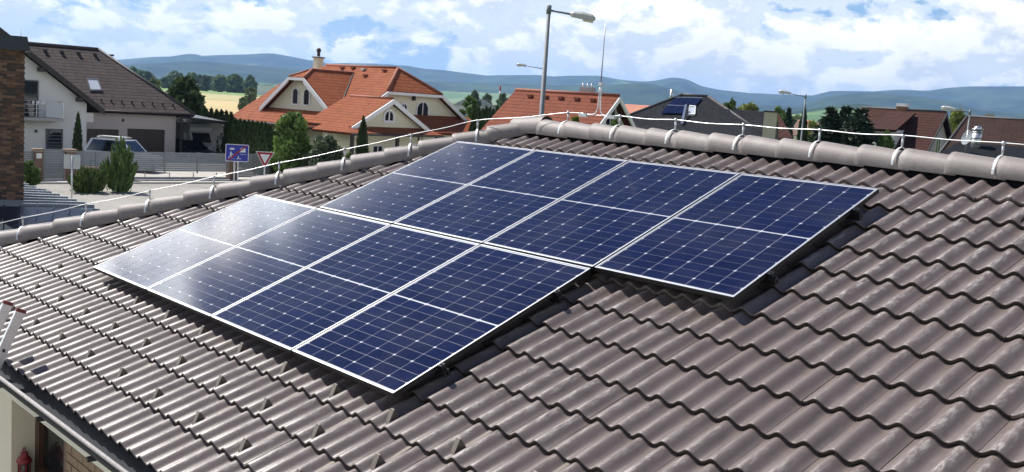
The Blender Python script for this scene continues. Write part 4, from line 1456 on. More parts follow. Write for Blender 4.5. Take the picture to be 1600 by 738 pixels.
# camper van: low cab below a big white alcove
cv = empty('camper_van', fl_world(FL.x(303, 3.4, 215), 4.1), FL.a, 'white camper van with overcab alcove parked in the carport', 'camper van')
b = MB(); b.box(-1.05, 1.05, -1.2, 2.6, 0.5, 2.55); b.build('living_box', M['car_white'], cv)
b = MB(); b.prism([(-1.05, -2.1, 2.0), (-1.05, -2.25, 2.3), (-1.05, -2.0, 2.56), (-1.05, -1.21, 2.56), (-1.05, -1.21, 1.85)], (2.1, 0, 0)); b.build('alcove', M['car_white'], cv)
b = MB(); b.prism([(-0.9, -2.85, 0.4), (-0.9, -2.85, 1.0), (-0.9, -2.3, 1.15), (-0.9, -1.75, 1.92), (-0.9, -1.21, 1.92), (-0.9, -1.21, 0.4)], (1.8, 0, 0)); b.build('cab', M['car_white'], cv)
MB().face([(-0.78, -2.285, 1.19), (0.78, -2.285, 1.19), (0.72, -1.80, 1.87), (-0.72, -1.80, 1.87)]).build('windscreen', M['car_glass'], cv)
for sx in (-1, 1):
    MB().box(sx * 0.62 - 0.16, sx * 0.62 + 0.16, -2.87, -2.8, 0.72, 0.95).build('headlight', M['headlamp'], cv)
    for yy in (-1.9, 1.5):
        MB().tube([(sx * 0.75, yy, 0.34), (sx * 0.95, yy, 0.34)], 0.34, 16).build('wheel', M['tyre'], cv)

# ------------------------------------------------------------------ fence, gates and brick pillars along the pavement
M['fence_grey'] = mat('grey_coated_aluminium', (0.235, 0.25, 0.265), 0.5, 0.1, var=0.06, scale=3)
M['brick_red'] = mat('brown_red_brick', (0.17, 0.095, 0.065), 0.85, var=0.35, scale=7, bump=0.4, bscale=40)
M['cap_stone'] = mat('pillar_cap_stone', (0.25, 0.17, 0.13), 0.85, var=0.2)
FX = -47.0


def fy(px, py=260):
    d = ray(px, py); t = (FX - CAM.x) / d.x
    return CAM.y + d.y * t


slat_cache = {}
def fence_panel(name, label, cat, px0, px1, z0, z1, n, group=None, x=FX, posts=(), gap=0.012):
    y0, y1 = fy(px0), fy(px1)
    e = empty(name, (x, (y0 + y1) / 2, GZ), math.pi / 2, label, cat, group)
    L = y1 - y0
    hgt_ = (z1 - z0) / n
    me = MB().box(-L / 2 + 0.03, L / 2 - 0.03, -0.012, 0.012, 0, hgt_ - gap).data('slat', M['fence_grey'])
    for k in range(n):
        link('slat', me, e, (0, 0, z0 + k * hgt_))
    for s in (-L / 2 + 0.03, L / 2 - 0.03):
        MB().box(s - 0.03, s + 0.03, -0.03, 0.03, z0 - 0.06, z1 + 0.02).build('post', M['fence_grey'], e)
    for p in posts:
        yy = fy(p) - (y0 + y1) / 2
        MB().box(yy - 0.04, yy + 0.04, -0.05, -0.013, z0 - 0.1, z1 + 0.03).build('post', M['fence_grey'], e)
    return e


def brick_pillar(px0, px1, ztop_, label, x=FX - 0.05, number=False):
    y0, y1 = fy(px0), fy(px1)
    w_ = y1 - y0
    e = empty('brick_pillar', (x, (y0 + y1) / 2, GZ), math.pi / 2, label, 'pillar', 'brick pillars of the fence')
    MB().box(-w_ / 2 + 0.008, w_ / 2 - 0.008, -w_ / 2 + 0.008, w_ / 2 - 0.008, 0, ztop_ - 0.09).build('core', M['mortar'], e)
    me = MB().box(-w_ / 2, -0.006, -w_ / 2, w_ / 2, 0, 0.068).data('brick', M['brick_red'])
    me2 = MB().box(0.006, w_ / 2, -w_ / 2, w_ / 2, 0, 0.068).data('brick', M['brick_red'])
    z = 0.0
    k = 0
    while z + 0.08 < ztop_ - 0.08:
        link('brick', me, e, (0, 0, z), (0, 0, 0)); link('brick', me2, e, (0, 0, z)); z += 0.08; k += 1
    MB().box(-w_ / 2 - 0.05, w_ / 2 + 0.05, -w_ / 2 - 0.05, w_ / 2 + 0.05, ztop_ - 0.085, ztop_).build('cap', M['cap_stone'], e)
    if number:
        MB().box(-0.13, 0.13, -w_ / 2 - 0.03, -w_ / 2 - 0.002, ztop_ - 0.5, ztop_ - 0.24).build('letter_box', M['white_trim'], e)
    return e


brick_pillar(52, 66, 1.66, 'brown brick gate pillar with white letter box beside the brick chimney', number=True)
brick_pillar(102, 117, 1.66, 'brown brick gate pillar behind the white sign board')
brick_pillar(357, 370, 1.52, 'brown brick pillar behind the blue traffic sign')
fence_panel('fence_panel', 'short grey slat fence panel left of the letter box pillar', 'fence panel', 20, 52, 0.75, 1.52, 7)
fence_panel('pedestrian_gate', 'grey slatted pedestrian gate between two brick pillars', 'gate', 67, 101, 0.08, 1.62, 14)
fence_panel('fence_panel', 'grey slat fence panel behind the low juniper', 'fence panel', 118, 205, 0.75, 1.58, 8, posts=(150,))
fence_panel('sliding_gate', 'long grey slatted sliding gate in front of the garages', 'gate', 207, 356, 0.52, 1.60, 10, posts=(257, 308))
fence_panel('fence_panel', 'long grey slat fence behind the give way sign', 'fence panel', 371, 470, 0.2, 1.60, 14, posts=(398, 425, 452))
b = MB(); b.bar((FX, fy(207), GZ + 0.13), (FX, fy(356), GZ + 0.13), 0.06, 0.12)
b = empty('low_wall', (FX - 0.05, 0, GZ), math.pi / 2, 'low brown brick wall under the fence behind the bushes', 'wall')
yy0, yy1 = fy(117.5), fy(206.5)
MB().box(yy0, yy1, -0.11, 0.11, 0, 0.66).build('core', M['mortar'], b)
bm1 = MB().box(0, 0.24, -0.125, 0.125, 0, 0.068).data('brick', M['brick_red'])
for r in range(8):
    y = yy0 + (0.0 if r % 2 == 0 else 0.125)
    while y + 0.24 < yy1:
        link('brick', bm1, b, (y, 0, r * 0.08)); y += 0.252
MB().box(yy0, yy1, -0.15, 0.15, 0.661, 0.72).build('coping', M['cap_stone'], b)
# sliding gate bottom rail belongs to the gate's track
b = empty('gate_track', (FX, fy(280), GZ), math.pi / 2, 'grey bottom beam of the sliding gate just above the paving', 'gate beam')
yy0, yy1 = fy(207) - fy(280), fy(356) - fy(280)
MB().box(yy0, yy1, -0.03, 0.03, 0.06, 0.2).build('beam', M['fence_grey'], b)
for k in range(4):
    y = yy0 + (yy1 - yy0) * (k + 0.5) / 4
    MB().box(y - 0.02, y + 0.02, -0.02, 0.02, 0.2, 0.46).build('stay', M['fence_grey'], b)
# ------------------------------------------------------------------ traffic signs
M['sign_blue'] = mat('sign_blue', (0.025, 0.035, 0.33), 0.45)
M['sign_red'] = mat('sign_red', (0.33, 0.012, 0.02), 0.45)
M['sign_white'] = mat('sign_white', (0.72, 0.73, 0.74), 0.5)
M['sign_back'] = mat('sign_back_grey', (0.50, 0.52, 0.52), 0.5, 0.2)
DS = 52.0


def sign_frame(px, D):
    p = foot(px, D)
    d = (p - CAM); d.z = 0; d.normalize()
    return p, math.atan2(d.y, d.x) - math.pi / 2


def rrect(x0, x1, z0, z1, r):
    pts = []
    for cx, cz, a0 in ((x1 - r, z1 - r, 0), (x0 + r, z1 - r, 90), (x0 + r, z0 + r, 180), (x1 - r, z0 + r, 270)):
        for k in range(5):
            a = R(a0 + k * 22.5); pts.append((cx + r * math.cos(a), cz + r * math.sin(a)))
    return pts


def plate(name, pts, y, t, m, par):
    return MB().prism([(x, y, z) for x, z in pts], (0, t, 0)).build(name, M[m], par)


# end of residential zone
p, rz = sign_frame(374, DS)
za, zb2 = hgt(374, 253, DS), hgt(374, 226, DS)
wS = 34 * DS / FPX
e = empty('residential_zone_sign', p, rz + R(3), 'blue end of residential zone sign with house, people and red diagonal', 'traffic sign')
for xx in (-0.10, 0.07):
    MB().cyl((xx, 0.05, 0), 0.03, za + 0.3, 10).build('post', M['galv'], e)
plate('plate', rrect(-wS / 2, wS / 2, za, zb2, 0.06), 0.0, 0.015, 'sign_white', e)
face = plate('face', rrect(-wS / 2 + 0.03, wS / 2 - 0.03, za + 0.03, zb2 - 0.03, 0.05), -0.004, 0.0035, 'sign_blue', e)
hS = zb2 - za
def sp(u, v): return (-wS / 2 + u * wS, za + v * hS)
def mark(name, uv, m, y=-0.007): return plate(name, [sp(*q) for q in uv], y, 0.0025, m, face)
mark('house_symbol', [(0.60, 0.55), (0.86, 0.55), (0.86, 0.74), (0.79, 0.82), (0.70, 0.82), (0.62, 0.72)], 'sign_white')
mark('house_roof', [(0.62, 0.72), (0.70, 0.82), (0.66, 0.79)], 'sign_white')
mark('car_symbol', [(0.18, 0.68), (0.38, 0.68), (0.38, 0.75), (0.34, 0.79), (0.22, 0.79), (0.18, 0.75)], 'sign_white')
for uv in ([(0.22, 0.53), (0.25, 0.53), (0.25, 0.58), (0.22, 0.58)], [(0.20, 0.35), (0.26, 0.35), (0.27, 0.52), (0.20, 0.52)], [(0.20, 0.35), (0.23, 0.35), (0.15, 0.16), (0.12, 0.17)], [(0.23, 0.36), (0.26, 0.35), (0.30, 0.17), (0.27, 0.16)], [(0.26, 0.49), (0.26, 0.45), (0.33, 0.38), (0.34, 0.41)]):
    mark('adult_symbol', uv, 'sign_white')
for uv in ([(0.54, 0.30), (0.57, 0.30), (0.57, 0.34), (0.54, 0.34)], [(0.53, 0.18), (0.57, 0.18), (0.58, 0.29), (0.54, 0.29)], [(0.55, 0.20), (0.56, 0.17), (0.67, 0.15), (0.67, 0.18)], [(0.53, 0.19), (0.55, 0.17), (0.49, 0.12), (0.47, 0.14)]):
    mark('child_symbol', uv, 'sign_white')
mark('ball_symbol', [(0.37 + 0.02 * math.cos(k), 0.15 + 0.025 * math.sin(k)) for k in np.linspace(0, 5.6, 8)], 'sign_white')
mark('street_line', [(0.62, 0.42), (0.90, 0.42), (0.90, 0.44), (0.62, 0.44)], 'sign_white')
mark('diagonal_bar', [(0.08, 0.06), (0.17, 0.06), (0.92, 0.93), (0.82, 0.93)], 'sign_red', -0.010)
# give way
p, rz = sign_frame(418, DS)
za, zb2 = hgt(418, 263, DS), hgt(418, 237.5, DS)
e = empty('give_way_sign', p, rz + R(-4), 'white give way triangle with red border on a grey post', 'traffic sign')
MB().cyl((0, 0.05, 0), 0.03, zb2 - 0.1, 10).build('post', M['galv'], e)
wS = 28 * DS / FPX
def tri(k):
    c = za + (zb2 - za) * 0.64
    return [(x * k, c + (z - c) * k) for x, z in ((-wS / 2, zb2), (wS / 2, zb2), (0.02, za), (-0.02, za))]
plate('plate', tri(1.0), 0, 0.015, 'sign_white', e)
plate('border', tri(0.90), -0.004, 0.0035, 'sign_red', e)
plate('face', tri(0.54), -0.008, 0.0035, 'sign_white', e)
# sign seen from behind
D2 = 45.0
p, rz = sign_frame(114.5, D2)
za, zb2 = hgt(114, 264, D2), hgt(114, 242, D2)
e = empty('sign_board', p, rz, 'white sign board seen from behind on a thin grey post by the road', 'sign')
wS = 22 * D2 / FPX
MB().cyl((0, -0.04, 0), 0.032, zb2 - 0.05, 10).build('post', M['galv'], e)
plate('plate', rrect(-wS / 2, wS / 2, za, zb2, 0.03), 0.0, 0.012, 'sign_back', e)
for zz in (za + 0.12, zb2 - 0.14):
    MB().box(-wS / 2 + 0.05, wS / 2 - 0.05, -0.02, -0.001, zz - 0.015, zz + 0.015).build('bracket', M['galv'], e)

# ------------------------------------------------------------------ neighbour's seam roof with the brick chimney
FN = Frame(20, 24.0)
nb = empty('seam_roof_house', FN.o, FN.a, 'low neighbouring house with dark standing seam metal roof at the left edge', 'house')
M['seam'] = mat('slate_blue_sheet_metal', (0.045, 0.058, 0.078), 0.32, 0.55, var=0.1, scale=3)
M['seam_light'] = mat('blue_grey_seam_cap', (0.30, 0.33, 0.36), 0.35, 0.5)
def q3(px, py, y): return Vector(FN.p(px, py, y))
A0, A1, A2, A3 = q3(-60, 283, 3.2), q3(40, 290, 3.2), q3(156, 327, -0.5), q3(-60, 318, -0.5)
zl = min(A2.z, A3.z)
A3.z = A2.z
roof_n = MB().slope([A0, A1, A2, A3], 0.12).build('roof', M['seam'], nb)
for k in range(9):
    t = (k + 0.4) / 9
    a, b2 = A0.lerp(A3, t), A1.lerp(A2, t)
    n_ = (A1 - A0).cross(A3 - A0).normalized()
    if n_.z < 0: n_ = -n_
    MB().bar(a + n_ * 0.03, b2 + n_ * 0.03, 0.045, 0.06, up=n_).build('seam', M['seam_light'], roof_n)
# lower front pitch
B0, B1, B2, B3 = q3(-60, 316, -0.55), q3(146, 331, -0.55), q3(120, 352, -3.4), q3(-60, 352, -3.4)
B0.z = B1.z = (B0.z + B1.z) / 2
B2.z = B3.z = B1.z - 0.75
ro2 = MB().slope([B0, B1, B2, B3], 0.12).build('front_pitch', M['seam'], nb)
for k in range(8):
    t = (k + 0.5) / 8
    a, b2 = B0.lerp(B1, t), B3.lerp(B2, t)
    n_ = (B1 - B0).cross(B3 - B0).normalized()
    if n_.z < 0: n_ = -n_
    MB().bar(a + n_ * 0.02, b2 + n_ * 0.02, 0.03, 0.045, up=n_).build('seam', M['seam'], ro2)
MB().box(B0.x, min(B1.x, B2.x) - 0.3, -3.1, 3.0, GZ, B2.z - 0.14).build('wall', M['mauve_wall'], nb)
ch = empty('chimney'); ch.parent = nb
cx1 = FN.x(38.5, 0.2, 180); cz0 = FN.z(20, 322, 0.2); cz1 = FN.z(20, 77, 0.2); ccap = FN.z(20, 56, 0.2)
cx0 = cx1 - 1.35
MB().box(cx0 + 0.01, cx1 - 0.01, 0.21, 1.2, cz0 - 0.4, cz1).build('chimney_core', mat('dark_mortar', (0.10, 0.085, 0.07), 0.95), ch)
M['brick_old'] = []
for i, c in enumerate(((0.16, 0.085, 0.055), (0.10, 0.060, 0.045), (0.22, 0.13, 0.085), (0.065, 0.048, 0.04))):
    M['brick_old'].append(mat('old_brick_%d' % i, c, 0.9, var=0.35, scale=9, bump=0.5, bscale=50))
bw_, bh_ = 0.165, 0.056
bms = [MB().box(0, bw_ - 0.012, 0, 0.10, 0, bh_ - 0.010).data('brick', m_) for m_ in M['brick_old']]
bme = [MB().box(-0.10, 0, 0, 0.45, 0, bh_ - 0.010).data('brick', m_) for m_ in M['brick_old']]
z = cz1 - bh_
row = 0
cnt_b = 0
while z > cz0 - 0.1:
    x = cx1 - bw_ * (1.0 if row % 2 else 0.5)
    if row % 2 == 0:
        link('brick', rng.choice(bms), ch, (cx1 - bw_ * 0.5, 0.2 + rng.uniform(-.008, .008), z)).scale = (0.55, 1, 1); x -= bw_
    for k in range(5 if cnt_b < 290 else 0):
        link('brick', rng.choice(bms), ch, (x, 0.2 + rng.uniform(-.010, .010), z + rng.uniform(-.003, .003))); x -= bw_; cnt_b += 1
    z -= bh_; row += 1
capb = MB(); capb.prism([(cx0 - 0.1, 0.08, cz1 - 0.02), (cx1 + 0.10, 0.08, cz1 - 0.02), (cx1 + 0.04, 0.08, ccap), (cx0 - 0.04, 0.08, ccap)], (0, 1.25, 0))
capb.build('chimney_cap', mat('slate_blue_cap', (0.035, 0.045, 0.058), 0.4, 0.4), ch)
MB().tube([(cx1 - 0.08, 0.7, ccap), (cx1 - 0.08, 0.7, ccap + 0.14)], 0.006, 6).build('wire_stub', M['galv'], ch)

# ------------------------------------------------------------------ cream house with orange roof
FC = Frame(545, 73, rel=-48)
hc = empty('cream_house', FC.o, FC.a, 'cream house with orange tiled roof, hipped gables and arched windows', 'house')
XL, YW = -11.6, 12.16
ZRG, YR, SLP = 7.5, YW / 2, 0.60
def zs(y): return ZRG - abs(y - YR) * SLP
YE0, YE1 = -1.45, YW + 0.5
rm = MB()
# front slope and rear slope with half hips at both ends
hh = 2.85                                    # half width of the half hip
zhh = ZRG - hh * SLP
xr0 = 0.45
xin = -1.55
rm.slope([(XL, YE0, zs(YE0)), (xr0, YE0, zs(YE0)), (xr0, YR - hh, zhh), (xin, YR, ZRG), (XL + 2.1, YR, ZRG), (XL, YR - hh, zhh)])
rm.slope([(XL, YE1, zs(YE1)), (xr0, YE1, zs(YE1)), (xr0, YR + hh, zhh), (xin, YR, ZRG), (XL + 2.1, YR, ZRG), (XL, YR + hh, zhh)])
rm.slope([(xr0, YR - hh, zhh), (xr0, YR + hh, zhh), (xin, YR, ZRG)])
rm.slope([(XL, YR - hh, zhh), (XL, YR + hh, zhh), (XL + 2.1, YR, ZRG)])
rco = rm.build('roof', M['roof_orange'], hc)
ridge_line(rco, [(XL + 2.1, YR, ZRG), (xin, YR, ZRG)], 0.12, 'ridge_orange')
for s in (-1, 1):
    ridge_line(rco, [(xin, YR, ZRG), (xr0, YR + s * hh, zhh)], 0.11, 'ridge_orange', 'hip_cap')
# walls
zw = zs(YE0) - 0.05
MB().box(XL + 0.4, -0.001, 0, YW, GZ, zs(0.0) - 0.28).build('wall', M['cream_wall'], hc)
gp = [(0, 0.0, GZ), (0, YW, GZ), (0, YW, zs(YW) - 0.25), (0, YR + hh - 0.2, zhh - 0.15), (0, YR - hh + 0.2, zhh - 0.15), (0, 0.0, zs(0.0) - 0.25)]
MB().prism(gp, (-0.25, 0, 0)).build('gable_wall', M['cream_wall'], hc)
def barge(par, pts, off, t=0.30, th=0.10):
    for a, b2 in zip(pts[:-1], pts[1:]):
        a, b2 = Vector(a), Vector(b2)
        MB().prism([a + Vector(off) * 0.999, b2 + Vector(off) * 0.999, b2 + Vector(off) + Vector((0, 0, -t)), a + Vector(off) + Vector((0, 0, -t))], Vector(off).normalized() * th).build('barge_board', M['white_trim'], par)
barge(rco, [(xr0, YR - hh, zhh - 0.05), (xr0, YE0, zs(YE0) - 0.05)], (0.02, 0, 0))
barge(rco, [(xr0, YR + hh, zhh - 0.05), (xr0, YE1, zs(YE1) - 0.05)], (0.02, 0, 0))
barge(rco, [(xr0, YR - hh, zhh - 0.06), (xr0, YR + hh, zhh - 0.06)], (0.02, 0, 0), 0.2)
# arched windows in the right gable
for (pa, pb, pt, pbm, ar) in ((624, 636, 160, 176, 0.0), (649, 669, 158, 184, 1)):
    a_ = FC.px_x(pa, pbm, 0.0); b_ = FC.px_x(pb, pbm, 0.0); c_ = FC.px_x((pa + pb) / 2, pt, 0.0)
    wI = b_[1] - a_[1]
    window(hc, (0.0, a_[1], a_[2]), (0, 1, 0), (1, 0, 0), wI, c_[2] - a_[2], wI * 0.45 if ar else 0.5, 'white_frame', 0.10, (1, 0), 0.08)
q = FC.px_x(645, 153, 0.0)
MB().box(0.002, 0.22, q[1] - 0.1, q[1] + 0.1, q[2] - 0.2, q[2] + 0.12).build('wall_lamp', M['black_metal'], hc)
# left cross gable: big dormer facing the street
XD, HWD, ZD = -5.3, 3.75, 6.95
def zd(x): return ZD - abs(x - XD) * 0.735
yd = 0.25
hd_ = 0.85
zhd = ZD - hd_ * 0.735
ym_ = YR - (ZRG - ZD) / SLP                  # where the dormer ridge meets the main slope
dm = MB()
yv = lambda z_: YR - (ZRG - z_) / SLP
for s in (-1, 1):
    xe_ = XD + s * (HWD + 0.25)
    dm.slope([(xe_, yd - 0.5, zd(xe_)), (XD + s * hd_, yd - 0.5, zhd), (XD, yd + 0.85, ZD), (XD, ym_, ZD), (xe_, yv(zd(xe_)), zd(xe_))], 0.2)
dm.slope([(XD - hd_, yd - 0.5, zhd), (XD + hd_, yd - 0.5, zhd), (XD, yd + 0.85, ZD)], 0.2)
dmo = dm.build('dormer_roof', M['roof_orange'], hc)
ridge_line(dmo, [(XD, yd + 0.85, ZD), (XD, ym_, ZD)], 0.1, 'ridge_orange')
for s in (-1, 1): ridge_line(dmo, [(XD, yd + 0.85, ZD), (XD + s * hd_, yd - 0.5, zhd)], 0.1, 'ridge_orange', 'hip_cap')
xv = XD + HWD + 0.25
ridge_line(dmo, [(xv, yv(zd(xv)), zd(xv) + 0.05), (XD, ym_, ZD + 0.02)], 0.06, 'dark_trim', 'valley_gutter')
MB().prism([(XD - HWD, yd, zd(XD - HWD) - 0.25), (XD + HWD, yd, zd(XD + HWD) - 0.25), (XD + hd_ - 0.1, yd, zhd - 0.16), (XD - hd_ + 0.1, yd, zhd - 0.16)], (0, 0.3, 0)).build('dormer_wall', M['cream_wall'], hc)
for s in (-1, 1):
    xe_ = XD + s * (HWD + 0.25)
    barge(dmo, [(XD + s * hd_, yd - 0.5, zhd - 0.04), (xe_, yd - 0.5, zd(xe_) - 0.04)], (0, -0.02, 0), 0.34)
barge(dmo, [(XD - hd_, yd - 0.5, zhd - 0.04), (XD + hd_, yd - 0.5, zhd - 0.04)], (0, -0.02, 0), 0.2)
for dx in (-0.62, 0.62):
    window(hc, (XD + dx - 0.38, yd, 4.32), (1, 0, 0), (0, -1, 0), 0.76, 1.25, 0.36, 'white_frame', 0.09, (0, 0), 0.07)
# porch wing with the small gable towards the road corner
XP = 2.9
pa, pb, pc = FC.px_x(543, 197, XP), FC.px_x(665, 202, XP), FC.px_x(607, 154, XP)
yc = (pa[1] + pb[1]) / 2; zc = pc[2]; zb_ = (pa[2] + pb[2]) / 2; hw = (pb[1] - pa[1]) / 2
kp = (zc - zb_) / hw
pr = MB()
for s in (-1, 1):
    pr.slope([(XP + 0.35, yc + s * hw, zb_), (XP + 0.35, yc, zc), (-1.4, yc, zc), (-1.4, yc + s * hw, zb_)], 0.2)
pro = pr.build('porch_roof', M['roof_orange'], hc)
ridge_line(pro, [(XP + 0.35, yc, zc), (-1.0, yc, zc)], 0.1, 'ridge_orange')
MB().prism([(XP, yc - hw + 0.35, zb_ + 0.0), (XP, yc + hw - 0.35, zb_ + 0.0), (XP, yc, zc - 0.3)], (-0.25, 0, 0)).build('porch_gable', M['cream_wall'], hc)
for s in (-1, 1): barge(pro, [(XP + 0.35, yc, zc - 0.03), (XP + 0.35, yc + s * hw, zb_ - 0.03)], (0.02, 0, 0), 0.32)
window(hc, (XP, yc - 0.55, zb_ + 0.32), (0, 1, 0), (1, 0, 0), 1.1, 0.95, 0.55, 'white_frame', 0.16, (1, 0), 0.08)
# skirt roof below the small gable and along the gable end
sk = MB()
zsk1, zsk0 = zb_ + 0.05, FC.px_x(600, 209, XP + 1.3)[2]
ysk0, ysk1 = yc - hw - 0.9, yc + hw + 0.5
sk.slope([(XP + 1.3, ysk0, zsk0), (XP + 1.3, ysk1, zsk0), (XP - 0.1, ysk1 - 0.6, zsk1), (XP - 0.1, ysk0 + 0.9, zsk1)], 0.16)
sk.slope([(XP + 1.3, ysk0, zsk0), (XP - 0.1, ysk0 + 0.9, zsk1), (xr0, ysk0 + 0.9, zsk1), (xr0, ysk0, zsk0)], 0.16)
sk.slope([(2.6, ysk1, zsk0 + 0.1), (2.6, YW + 1.0, zsk0 + 0.1), (0.05, YW + 0.2, zsk0 + 1.25), (0.05, ysk1, zsk0 + 1.25)], 0.16)
sko = sk.build('skirt_roof', M['roof_orange'], hc)
MB().box(0.05, XP, yc - hw + 0.4, yc + hw - 0.4, GZ, zsk0 + 0.1).build('porch_wall', M['cream_wall'], hc)
MB().box(0.05, 1.9, ysk1 + 0.3, YW, GZ, zsk0 + 0.05).build('wall', M['cream_wall'], hc)
for yy in (ysk0 + 0.5, yc, ysk1 - 0.3):
    MB().box(XP + 0.85, XP + 1.05, yy - 0.1, yy + 0.1, GZ, zsk0).build('porch_post', M['dark_trim'], hc)
for (yy, ww) in ((yc - 1.4, 1.0), (yc + 0.5, 1.0)):
    window(hc, (XP, yy, GZ + 1.0), (0, 1, 0), (1, 0, 0), ww, 1.25, 0, 'white_frame', 0.09, (1, 0))
for xx in (-9.8, -6.2, -2.6):
    window(hc, (xx, 0, GZ + 0.95), (1, 0, 0), (0, -1, 0), 1.3, 1.3, 0, 'white_frame', 0.09, (1, 0))
# skylight, vents and chimney
def on_c(px, py):
    lo, hi = YE0, YR
    for _k in range(40):
        mm = (lo + hi) / 2
        if FC.p(px, py, mm)[2] < zs(mm): hi = mm
        else: lo = mm
    return Vector(FC.p(px, py, (lo + hi) / 2))
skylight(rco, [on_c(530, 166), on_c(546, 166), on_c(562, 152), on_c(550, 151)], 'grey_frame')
for (px, py) in ((569, 110), (571, 120), (535, 108), (552, 108), (601, 112)):
    q = on_c(px, py)
    MB().box(q.x - 0.13, q.x + 0.13, q.y - 0.2, q.y + 0.15, q.z, q.z + 0.16).build('vent_tile', M['ridge_orange'] if px != 569 else M['galv'], rco)
q = FC.p(497, 107, YR + 0.6)
cc = MB().box(q[0] - 0.27, q[0] + 0.27, YR + 0.3, YR + 0.9, ZRG - 0.6, FC.z(497, 91, YR + 0.6)).build('chimney', M['cream_wall'], hc)
zt3 = FC.z(497, 91, YR + 0.6)
MB().box(q[0] - 0.36, q[0] + 0.36, YR + 0.22, YR + 0.98, zt3, zt3 + 0.10).build('chimney_slab', M['cap_stone'], cc)
MB().tube([(q[0], YR + 0.6, zt3 + 0.14), (q[0], YR + 0.6, zt3 + 0.45), (q[0], YR + 0.6, zt3 + 0.5), (q[0], YR + 0.6, zt3 + 0.62), (q[0], YR + 0.6, zt3 + 0.75), (q[0], YR + 0.6, zt3 + 0.8)], [0.13, 0.12, 0.17, 0.19, 0.15, 0.04], 12).build('chimney_pot', mat('dark_chimney_pot', (0.07, 0.055, 0.045), 0.8), cc)
MB().tube([(XL, YE0 - 0.08, zs(YE0) - 0.1), (xr0, YE0 - 0.08, zs(YE0) - 0.1)], 0.07, 8).build('gutter', M['dark_trim'], hc)
MB().tube([(XP + 1.38, ysk0, zsk0 - 0.1), (XP + 1.38, ysk1, zsk0 - 0.1)], 0.06, 8).build('gutter', M['dark_trim'], hc)
for (xx, yy) in ((-0.3, -0.08), (XP + 0.06, yc + hw - 0.7)):
    MB().tube([(xx, yy, zsk0 - 0.1), (xx, yy, GZ)], 0.05, 8).build('downpipe', M['dark_trim'], hc)


# ------------------------------------------------------------------ simple gabled or hipped houses further off
def gable_house(name, label, F, xl_, xr2, yw_, zr_, ze2, roof_m, wall_m, over=0.5, barge_m='white_trim', gable_win=True, ridge_m='ridge_orange', xin_l=0.0):
    e = empty(name, F.o, F.a, label, 'house')
    ym = yw_ / 2
    k = (zr_ - ze2) / ym
    zo = ze2 - over * k
    rr = MB()
    rr.slope([(xl_ - over, -over, zo), (xr2 + over, -over, zo), (xr2 + over, ym, zr_), (xl_ - over + xin_l, ym, zr_)])
    rr.slope([(xl_ - over, yw_ + over, zo), (xr2 + over, yw_ + over, zo), (xr2 + over, ym, zr_), (xl_ - over + xin_l, ym, zr_)])
    if xin_l: rr.slope([(xl_ - over, -over, zo), (xl_ - over, yw_ + over, zo), (xl_ - over + xin_l, ym, zr_)])
    ro_ = rr.build('roof', M[roof_m], e)
    ridge_line(ro_, [(xl_ - over + xin_l, ym, zr_), (xr2 + over, ym, zr_)], 0.11, ridge_m)
    MB().box(xl_, xr2 - 0.002, 0, yw_, GZ, ze2 - 0.25).build('wall', M[wall_m], e)
    MB().prism([(xr2, 0, GZ), (xr2, yw_, GZ), (xr2, yw_, ze2 - 0.25), (xr2, ym, zr_ - 0.3), (xr2, 0, ze2 - 0.25)], (-0.25, 0, 0)).build('gable_wall', M[wall_m], e)
    for s, ye in ((0, -over), (1, yw_ + over)):
        a, b2 = Vector((xr2 + over, ym, zr_ - 0.03)), Vector((xr2 + over, ye, zo - 0.03))
        MB().prism([a, b2, b2 - Vector((0, 0, .3)), a - Vector((0, 0, .3))], (0.08, 0, 0)).build('barge_board', M[barge_m], ro_)
    if gable_win:
        window(e, (xr2, ym - 0.7, ze2 + 0.1), (0, 1, 0), (1, 0, 0), 1.4, 1.5, 0, 'white_frame', 0.1, (1, 0))
    MB().tube([(xl_ - over, -over - 0.08, zo - 0.08), (xr2 + over, -over - 0.08, zo - 0.08)], 0.07, 8).build('gutter', M['dark_trim'], e)
    return e, ro_


# red house behind the lamp post
FR = Frame(945, 60, rel=-25)
apx = FR.px_x(968, 150, 0.5)
yl, yr2 = FR.px_x(918, 195, 0.5)[1], FR.px_x(1013, 200, 0.5)[1]
yw_ = yr2 - yl
FR.o = FR.o + FR.ey * (yl + 0.5)
apx = FR.px_x(968, 150, 0.5)
yw_ = 2 * apx[1]
lx = FR.p(806, 139, apx[1])
zr_ = apx[2]
ze2 = zr_ - apx[1] * 0.66
hr, rro = gable_house('red_house', 'house with plain red tiled gable roof behind the tall lamp post', FR, lx[0] + 0.5, 0.0, yw_, zr_, ze2, 'roof_red', 'white_wall', 0.5)
for px in (829, 853, 877, 902, 927):
    q = FR.p(px, 146 + (px - 829) * 0.07, apx[1] - 0.6)
    MB().box(q[0] - 0.13, q[0] + 0.13, q[1] - 0.15, q[1] + 0.15, zr_ - 0.42, zr_ - 0.24).build('vent_tile', M['ridge_orange'], rro)
q = FR.p(918, 140, apx[1] + 0.5)
c_ = MB().box(q[0] - 0.38, q[0] + 0.38, q[1] - 0.3, q[1] + 0.3, zr_ - 0.8, FR.z(918, 137, apx[1] + 0.5)).build('chimney', M['mauve_wall'], hr)
zt3 = FR.z(918, 137, apx[1] + 0.5)
for dx in (-0.3, 0.0, 0.26):
    MB().cyl((q[0] + dx, q[1], zt3), 0.06, 0.22, 8).build('chimney_pot', M['galv'], c_)

